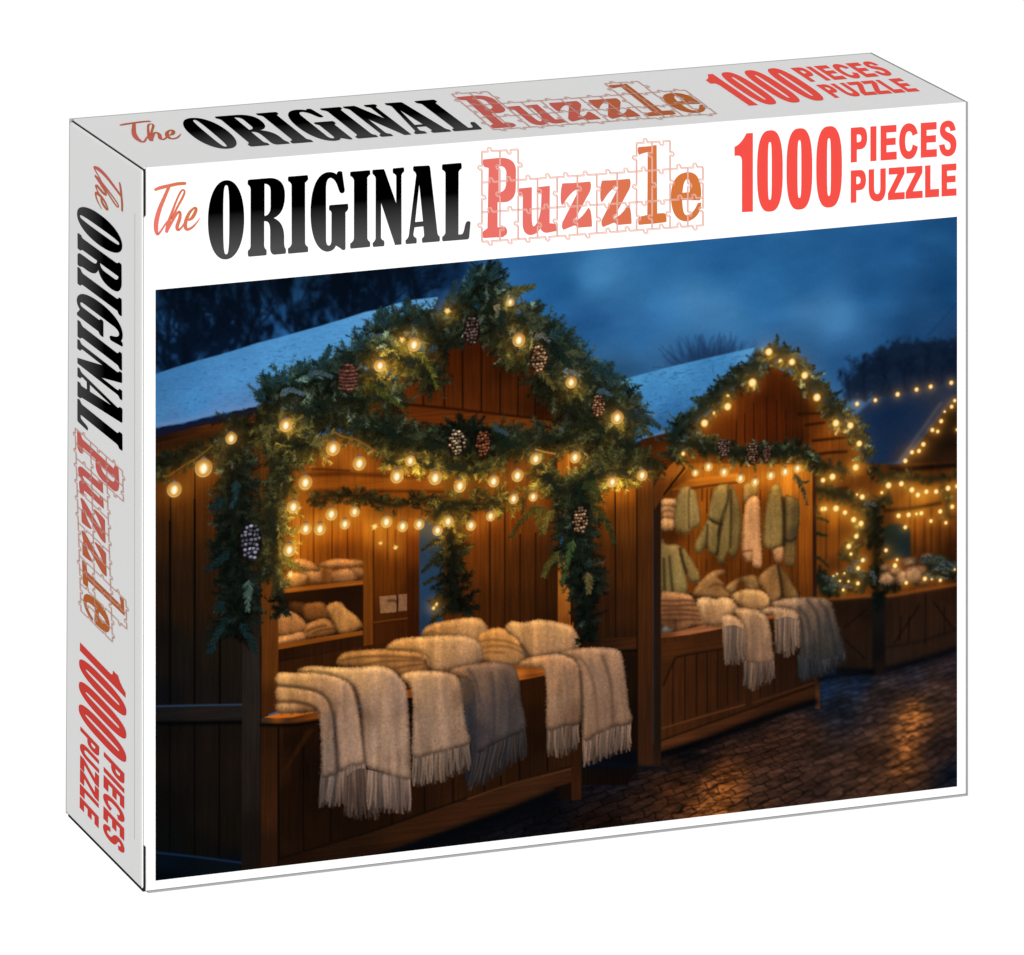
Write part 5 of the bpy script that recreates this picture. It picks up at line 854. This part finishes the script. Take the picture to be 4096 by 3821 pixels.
# ---------------------------------------------------------------- lettering, drawn once and printed on three faces
def path(s, o, k):
    """tiny outline language: M L Q C Z, O cx cy rx ry n (superellipse following the baseline slope)"""
    tk = s.split(); i = 0; out = []; cur = []; p = (0, 0)
    def num(n):
        nonlocal i
        v = [float(t) for t in tk[i:i+n]]; i += n; return v
    while i < len(tk):
        c = tk[i]; i += 1
        if c == 'M': p = tuple(num(2)); cur = [p]
        elif c == 'L': p = tuple(num(2)); cur.append(p)
        elif c == 'Q':
            a = num(4); q1 = (a[0], a[1]); q2 = (a[2], a[3])
            for t in np.arange(1, 9)/8: cur.append(((1-t)**2*p[0]+2*t*(1-t)*q1[0]+t*t*q2[0], (1-t)**2*p[1]+2*t*(1-t)*q1[1]+t*t*q2[1]))
            p = q2
        elif c == 'C':
            a = num(6); q1, q2, q3 = (a[0], a[1]), (a[2], a[3]), (a[4], a[5])
            for t in np.arange(1, 15)/14: cur.append(tuple((1-t)**3*p[j]+3*t*(1-t)**2*q1[j]+3*t*t*(1-t)*q2[j]+t**3*q3[j] for j in (0, 1)))
            p = q3
        elif c == 'Z': out.append(cur); cur = []
        elif c == 'O':
            cx, cy, rx, ry, n = num(5); e = []
            for t in np.linspace(0, 2*math.pi, 57)[:-1]:
                x = math.copysign(abs(math.cos(t))**(2/n), math.cos(t))*rx; y = math.copysign(abs(math.sin(t))**(2/n), math.sin(t))*ry; e.append((cx+x, cy+y-.079*x))
            out.append(e)
    return [[(o[0]+x*k, o[1]+y*k) for x, y in c] for c in out]
def stroke(s, o, k):
    v = [float(t) for t in s.split()]; P = smooth(np.array(v).reshape(-1, 3), False, 7)
    d = np.gradient(P[:, :2], axis=0); d /= np.hypot(*d.T)[:, None]+1e-9; n = np.c_[-d[:, 1], d[:, 0]]; w = P[:, 2:3]*.5*(1+.05*np.sin(np.arange(len(P))*2.3))[:, None]
    a = P[:, :2]-d[:1]*0; cap0 = [P[0, :2]-d[0]*P[0, 2]*.28]; cap1 = [P[-1, :2]+d[-1]*P[-1, 2]*.28]
    poly = cap0+list(a+n*w)+cap1+list((a-n*w)[::-1])
    return [(o[0]+x*k, o[1]+y*k) for x, y in poly], len(P)
def emit(name, shapes, m, parent, face, blk, label=None, lift=0., strips=()):
    """shapes: list of [outer, hole, ...]; strips: ribbons as (left points, right points)"""
    V = []; F = []; A = []
    def add(pts, l): 
        p, uv = place(face, blk, pts, l); V.extend(p); A.extend([(a, b, 0) for a, b in uv])
    for sh in shapes:
        b0 = len(V); fl = [pt for c in sh for pt in c]; add(fl, lift)
        for t in tessellate_polygon([[Vector((x, -y, 0)) for x, y in c] for c in sh]): F.append([b0+j for j in t])
    for q_, (l, r) in enumerate(strips):
        b0 = len(V); n = len(l); add(list(l)+list(r), lift+(q_ % 7)*.000004)
        for j in range(n-1): F.append([b0+j, b0+j+1, b0+n+j+1, b0+n+j])
    me = bpy.data.meshes.new(name); me.from_pydata(V, [], F); me.update()
    at = me.attributes.new('art', 'FLOAT_VECTOR', 'POINT'); at.data.foreach_set('vector', np.array(A, np.float32).ravel())
    want = {'front': Vector((0, -1, 0)), 'top': Vector((0, 0, 1)), 'end': Vector((-1, 0, 0))}[face]
    fl = [p.index for p in me.polygons if p.normal.dot(want) < 0]
    if fl:
        bm = bmesh.new(); bm.from_mesh(me); bm.faces.ensure_lookup_table(); bmesh.ops.reverse_faces(bm, faces=[bm.faces[i] for i in fl]); bm.to_mesh(me); bm.free()
    return link(name, me, m, parent, label)
z5 = ((560, 580), .7545); z7 = ((2860, 440), .5231); z6 = ((1800, 480), .5533); z1 = ((240, 400), .3019)
ORIG = ['O 456 397 96 210 2.15 O 457 397 16 183 3.2',
 'M 578 184 L 690 175 C 745 176 768 210 768 265 C 768 330 748 372 708 388 C 748 402 764 440 764 490 L 764 520 Q 765 545 773 552 Q 775 578 768 577 L 712 582 Q 690 580 690 545 L 690 470 C 690 420 685 405 660 404 L 658 404 L 658 535 Q 660 550 670 555 Q 673 583 668 585 L 578 593 Q 569 590 572 560 Q 586 552 586 535 L 586 235 Q 584 218 571 210 Q 568 186 578 184 Z M 660 206 L 660 377 Q 690 372 692 330 L 692 240 Q 690 208 660 206 Z',
 'M 787 168 L 886 160 Q 892 162 891 182 Q 888 190 875 200 L 875 520 Q 878 535 890 540 Q 893 565 888 568 L 788 577 Q 782 572 785 548 Q 803 538 804 520 L 803 212 Q 800 200 785 192 Q 782 172 787 168 Z',
 'M 998 144 C 935 150 904 240 904 360 C 904 480 935 560 990 566 C 1015 566 1032 552 1038 534 Q 1060 545 1072 557 Q 1088 560 1089 548 L 1089 358 Q 1100 348 1103 340 Q 1105 314 1100 312 L 1008 319 Q 1000 322 1002 345 Q 1015 352 1015 362 L 1015 500 Q 1015 534 1000 534 Q 986 532 986 500 L 986 225 Q 988 176 1010 175 Q 1035 178 1050 228 Q 1058 257 1070 257 Q 1086 255 1085 238 L 1072 145 Q 1070 138 1055 139 Q 1045 142 1042 156 Q 1025 142 998 144 Z',
 'M 1117 142 L 1216 134 Q 1222 136 1220 157 Q 1208 165 1205 175 L 1205 493 Q 1207 508 1219 514 Q 1222 538 1217 541 L 1118 550 Q 1112 546 1115 522 Q 1132 512 1134 495 L 1134 188 Q 1131 172 1115 166 Q 1111 146 1117 142 Z',
 'M 1236 132 L 1292 128 L 1298 138 L 1358 310 L 1358 165 Q 1355 155 1341 150 Q 1337 126 1343 124 L 1396 119 Q 1402 122 1400 142 Q 1388 150 1386 162 L 1386 528 L 1352 531 L 1278 308 L 1277 490 Q 1280 504 1294 508 Q 1297 533 1292 537 L 1238 541 Q 1232 538 1234 518 Q 1248 508 1249 494 L 1249 178 Q 1247 163 1233 155 Q 1229 134 1236 132 Z',
 'M 1452 113 L 1528 109 Q 1536 110 1538 120 L 1576 462 Q 1578 480 1588 485 Q 1592 508 1586 512 L 1498 519 Q 1493 512 1495 495 Q 1507 488 1506 476 L 1502 432 L 1455 437 L 1449 475 Q 1450 488 1465 494 Q 1469 517 1464 522 L 1412 526 Q 1406 522 1408 505 Q 1422 495 1425 480 L 1464 160 Q 1462 145 1449 138 Q 1445 117 1452 113 Z M 1480 210 L 1458 409 L 1500 405 Z',
 'M 1605 103 L 1700 95 Q 1707 98 1705 125 Q 1692 132 1689 145 L 1688 475 L 1705 474 Q 1715 470 1720 440 Q 1725 410 1735 405 Q 1750 402 1752 412 L 1745 490 Q 1742 500 1735 501 L 1607 511 Q 1600 508 1602 487 Q 1618 478 1619 462 L 1619 150 Q 1616 138 1602 132 Q 1598 106 1605 103 Z']
NUM = ['M 240 179 L 289 176 L 289 778 L 206 782 L 206 400 Q 206 350 178 350 L 149 351 L 149 282 Q 200 262 240 179 Z', 'O 419.5 467 98 311 2.7 O 419 467 15 221 3.6', 'O 645 451.5 98 311 2.7 O 645 452 15 221 3.6', 'O 872 435.5 98 311 2.7 O 871 437 15 221 3.6']
WRD = ['M 1038 137 L 1115 131 Q 1163 130 1163 215 Q 1162 298 1105 302 L 1084 303 L 1084 399 L 1038 403 Z M 1084 188 L 1098 187 Q 1119 188 1119 215 Q 1119 245 1098 247 L 1084 248 Z', 'M 1188 127 L 1234 124 L 1234 389 L 1188 393 Z',
 'M 1266 122 L 1387 114 L 1387 168 L 1311 174 L 1311 218 L 1381 212 L 1381 266 L 1311 271 L 1311 324 L 1389 318 L 1389 379 L 1266 387 Z',
 'M 1550 180 Q 1535 102 1482 102 C 1430 105 1408 170 1408 242 C 1408 320 1432 378 1482 377 Q 1535 374 1551 281 L 1511 264 Q 1505 317 1480 317 Q 1454 315 1453 240 Q 1454 164 1483 163 Q 1505 164 1510 198 Z',
 'M 1573 100 L 1694 92 L 1694 148 L 1618 154 L 1618 198 L 1689 192 L 1689 246 L 1618 251 L 1618 305 L 1696 299 L 1696 358 L 1573 366 Z',
 'M 1840 155 Q 1832 82 1784 81 Q 1722 85 1719 155 Q 1718 205 1765 232 Q 1801 248 1801 275 Q 1800 303 1780 305 Q 1758 303 1755 262 L 1713 269 Q 1722 357 1780 356 Q 1843 350 1846 262 Q 1845 200 1800 180 Q 1760 165 1760 150 Q 1762 130 1780 130 Q 1796 132 1799 163 Z',
 'M 1038 464 L 1112 459 Q 1154 460 1154 538 Q 1152 612 1102 614 L 1080 615 L 1080 708 L 1038 711 Z M 1080 511 L 1092 510 Q 1113 512 1113 538 Q 1112 565 1092 567 L 1080 568 Z',
 'M 1175 456 L 1216 453 L 1216 600 Q 1218 644 1240 644 Q 1263 643 1264 597 L 1264 449 L 1305 446 L 1305 600 Q 1302 700 1240 700 Q 1177 700 1175 605 Z',
 'M 1328 444 L 1448 436 L 1448 487 L 1374 633 L 1450 628 L 1450 682 L 1322 690 L 1322 640 L 1396 491 L 1328 496 Z', 'M 1464 435 L 1585 427 L 1585 478 L 1511 623 L 1587 618 L 1587 672 L 1458 681 L 1458 630 L 1533 481 L 1464 487 Z',
 'M 1606 426 L 1647 423 L 1647 608 L 1713 603 L 1713 664 L 1606 671 Z', 'M 1732 417 L 1845 409 L 1845 461 L 1774 466 L 1774 506 L 1839 501 L 1839 551 L 1774 556 L 1774 605 L 1846 600 L 1846 655 L 1732 662 Z']
ZP = 'M 815 463 Q 915 462 1010 450 Q 1020 480 1005 520 Q 960 600 890 735 Q 950 730 1000 640 Q 1018 650 1022 768 L 925 775 Q 918 770 905 757 L 880 765 L 822 790 Q 808 775 818 740 L 935 510 Q 930 490 900 505 Q 850 540 812 612 Q 800 590 808 500 Z'
PUZ = ['M 245 290 L 345 280 Q 472 268 472 370 L 470 500 Q 465 578 400 590 L 340 592 L 340 780 L 392 775 Q 415 792 405 825 L 380 842 L 245 850 Q 230 830 245 808 L 275 785 L 283 345 L 250 336 Q 235 310 245 290 Z M 348 330 Q 405 322 412 380 L 410 470 Q 400 530 348 528 Z',
 'M 495 500 L 588 490 L 586 700 Q 586 775 605 775 Q 645 760 662 640 L 665 530 L 632 525 L 630 490 L 718 480 L 716 750 L 762 755 L 765 800 L 700 812 Q 660 810 655 768 Q 630 825 580 828 Q 528 825 530 740 L 530 545 L 497 540 Z', ZP, 'z2',
 'M 1365 200 L 1445 195 Q 1470 188 1490 187 L 1494 680 L 1545 678 Q 1562 682 1560 735 L 1500 742 L 1368 755 Q 1360 730 1370 705 L 1430 690 L 1432 228 Q 1390 235 1368 248 Q 1358 220 1365 200 Z',
 'M 1720 383 C 1790 380 1812 450 1810 545 L 1805 578 L 1674 575 Q 1674 690 1710 695 Q 1760 690 1795 605 L 1812 600 Q 1805 700 1720 728 C 1640 735 1602 670 1602 545 C 1605 440 1650 385 1720 383 Z M 1720 420 Q 1680 425 1676 530 L 1735 527 Q 1748 425 1720 420 Z']
THE = ['1256 1192 34 1330 1164 46 1450 1136 44 1560 1112 44 1664 1106 40', '1444 1150 40 1388 1280 46 1318 1450 56 1278 1600 62 1272 1710 56 1290 1780 34 1330 1745 26 1400 1640 22 1446 1585 18', '1412 1752 44 1432 1640 44 1480 1500 34 1540 1340 26 1596 1222 26 1632 1192 22 1650 1222 26 1620 1300 30 1550 1430 28 1480 1580 30',
       '1418 1740 30 1480 1620 34 1545 1510 34 1588 1484 30 1588 1560 44 1550 1680 46 1566 1722 36 1610 1690 24 1666 1610 22', '1700 1594 26 1752 1560 44 1796 1480 44 1798 1436 36 1768 1438 28 1712 1500 40 1668 1600 46 1662 1690 46 1696 1716 36 1770 1672 26 1858 1562 6']
def jig():
    """jigsaw piece outlines round the word; thin lines with a knob on every side"""
    xs = [228, 358, 490, 630, 772, 918, 1058, 1206, 1346, 1458, 1588, 1716, 1826]; L_ = []; rs = random.Random(3)
    y = [lambda x: 450-.072*(x-228), lambda x: 665-.066*(x-228), lambda x: 878-.075*(x-228)]
    def edge(a, b, s):
        a = np.array(a, float); b = np.array(b, float); d = b-a; n = np.array([-d[1], d[0]])/np.hypot(*d)*s; u = d
        k = 20 if np.hypot(*d) > 90 else 15; m = a+u*rs.uniform(.42, .58); uu = u/np.hypot(*u)
        pts = [a, m-uu*11, m-uu*9+n*k*.35, m-uu*16+n*k*.8, m-uu*8+n*k*1.35, m+uu*8+n*k*1.35, m+uu*16+n*k*.8, m+uu*9+n*k*.35, m+uu*11, b]
        L_.append(pts)
    for r in range(3):
        for i in range(12): edge((xs[i], y[r](xs[i])), (xs[i+1], y[r](xs[i+1])), rs.choice((-1, 1)) if r else (-1 if i not in (0, 1, 8, 9) else rs.choice((-1, 1))))
    for r in range(2):
        for i in range(13): edge((xs[i], y[r](xs[i])), (xs[i], y[r+1](xs[i])), rs.choice((-1, 1)))
    for a, b, top_, bot in ((0, 2, 208, 450), (8, 10, 145, 360)):
        for i in range(a, b): edge((xs[i], top_+20-.07*(xs[i]-xs[a])), (xs[i+1], top_+20-.07*(xs[i+1]-xs[a])), rs.choice((-1, 1)))
        for i in range(a, b+1): edge((xs[i], top_+20-.07*(xs[i]-xs[a])), (xs[i], y[0](xs[i])), rs.choice((-1, 1)))
    out = []
    for pts in L_:
        P = np.array(pts); d = np.gradient(P, axis=0); d /= np.hypot(*d.T)[:, None]+1e-9; n = np.c_[-d[:, 1], d[:, 0]]
        for off, w in ((0, 3.1), (8.5, 1.9)):
            C_ = P+n*0+np.array([off*.7, off]); l = C_+n*w; r = C_-n*w; out.append(([tuple((1800+a*.5533, 480+b*.5533)) for a, b in l], [tuple((1800+a*.5533, 480+b*.5533)) for a, b in r]))
    return out
JIG = jig()
def bolder(sh, d):
    out = []
    for n_, c in enumerate(sh):
        P = np.array(c, float); P = P[np.r_[True, np.hypot(*np.diff(P, axis=0).T) > 1e-6]]
        if np.hypot(*(P[0]-P[-1])) < 1e-6: P = P[:-1]
        a = np.sum(P[:, 0]*np.roll(P[:, 1], -1)-np.roll(P[:, 0], -1)*P[:, 1]); e = np.roll(P, -1, 0)-P; e /= np.hypot(*e.T)[:, None]
        nn = np.c_[e[:, 1], -e[:, 0]]*np.sign(a); m = nn+np.roll(nn, 1, 0); m /= np.maximum(np.hypot(*m.T), .7)[:, None]
        out.append([tuple(v) for v in P+m*d*(1 if n_ == 0 else -1)])
    return out
puz = []
for s in PUZ:
    if s == 'z2': puz.append([[(x+286*.5533, y-20*.5533) for x, y in c] for c in path(ZP, *z6)])
    else: puz.append(path(s, *z6))
puz = [bolder(c, 2.6) for c in puz]
for face, par in (('front', front), ('top', top), ('end', end)):
    strips = []
    for s in THE:
        poly, n = stroke(s, *z1); c0, l, c1, r = poly[0], poly[1:n+1], poly[n+1], poly[n+2:][::-1]
        strips.append(([c0]+list(l)+[c1], [c0]+list(r)+[c1]))
    emit('script_word', [], INK_SCRIPT, par, face, 1, 'brush script word The in coral to orange', strips=strips)
    emit('title_word', [path(s, *z5) for s in ORIG], INK_BLACK, par, face, 1, 'heavy slab serif word ORIGINAL fading from black to grey')
    emit('puzzle_word', puz, INK_PUZZLE, par, face, 3, 'slab serif word Puzzle in coral to orange')
    emit('jigsaw_outline', [], INK_LINE, par, face, 3, 'pale coral jigsaw piece outlines over the word Puzzle', lift=.00006, strips=JIG)
    emit('piece_count', [path(s, *z7) for s in NUM], INK_RED_LIFT if face == 'top' else INK_RED, par, face, 2, 'tall condensed red number 1000')
    emit('count_words', [path(s, *z7) for s in WRD], INK_RED_LIFT if face == 'top' else INK_RED, par, face, 2, 'bold red words PIECES PUZZLE in two lines')
# ---------------------------------------------------------------- camera, light, backdrop
cam = bpy.data.cameras.new('camera'); co_ = bpy.data.objects.new('camera', cam); COLL.objects.link(co_); scn.camera = co_
cam.sensor_fit = 'HORIZONTAL'; cam.sensor_width = 36; cam.lens = 310.1738736; cam.clip_start = .05; cam.clip_end = 100
co_.location = (-1.2000262692, -3.5994752496, 1.2089372041)
RX, RY, RZ = 1.308821840929171, -0.002409384623466666, -0.36438375739769563
co_.rotation_euler = (RX, RY, RZ)
w = bpy.data.worlds.new('World'); scn.world = w; w.use_nodes = True; N = w.node_tree.nodes; L = w.node_tree.links; bg = N['Background']
tc = N.new('ShaderNodeTexCoord'); sp = N.new('ShaderNodeSeparateXYZ'); L.new(tc.outputs['Generated'], sp.inputs[0])
def M_(op, a, b=None, c=None, clamp=False):
    n = N.new('ShaderNodeMath'); n.operation = op; n.use_clamp = clamp
    for i, v in enumerate((a, b, c)):
        if v is None: continue
        if isinstance(v, (int, float)): n.inputs[i].default_value = v
        else: L.new(v, n.inputs[i])
    return n.outputs[0]
# made-up world gradient: white behind the box, dimmed right and below to shade edges
fx = M_('MULTIPLY', M_('MAXIMUM', sp.outputs['X'], 0.), -.55); fz = M_('MULTIPLY', M_('MAXIMUM', M_('MULTIPLY', sp.outputs['Z'], -1.), 0.), -.50)
base = M_('MAXIMUM', M_('ADD', M_('ADD', fx, fz), WORLD_BASE), .06)
dot = N.new('ShaderNodeVectorMath'); dot.operation = 'DOT_PRODUCT'; L.new(tc.outputs['Generated'], dot.inputs[0]); dot.inputs[1].default_value = (.344, .903, -.259)
bk = M_('MULTIPLY', M_('SUBTRACT', dot.outputs['Value'], .62), 5., clamp=True)
val = M_('ADD', M_('MULTIPLY', base, M_('SUBTRACT', 1., bk)), M_('MULTIPLY', bk, 1.03))
L.new(val, bg.inputs['Strength']); bg.inputs['Color'].default_value = (1, 1, 1, 1)
def area(name, loc, tgt, size, power):
    l = bpy.data.lights.new(name, 'AREA'); l.shape = 'SQUARE'; l.size = size; l.energy = power; o = bpy.data.objects.new(name, l); COLL.objects.link(o)
    o.location = loc; o.rotation_euler = (Vector(tgt)-Vector(loc)).to_track_quat('-Z', 'Y').to_euler(); return o
area('added_front_light', (.25, -3.2, .15), (.2, 0, .16), 1.0, KEY)  # added lamp, out of view, raises the front panel to white
scn.view_settings.view_transform = 'Standard'; scn.view_settings.look = 'None'; scn.view_settings.exposure = 0; scn.view_settings.gamma = 1; scn.view_settings.use_curve_mapping = False
scn.cycles.max_bounces = 4; scn.cycles.use_denoising = True
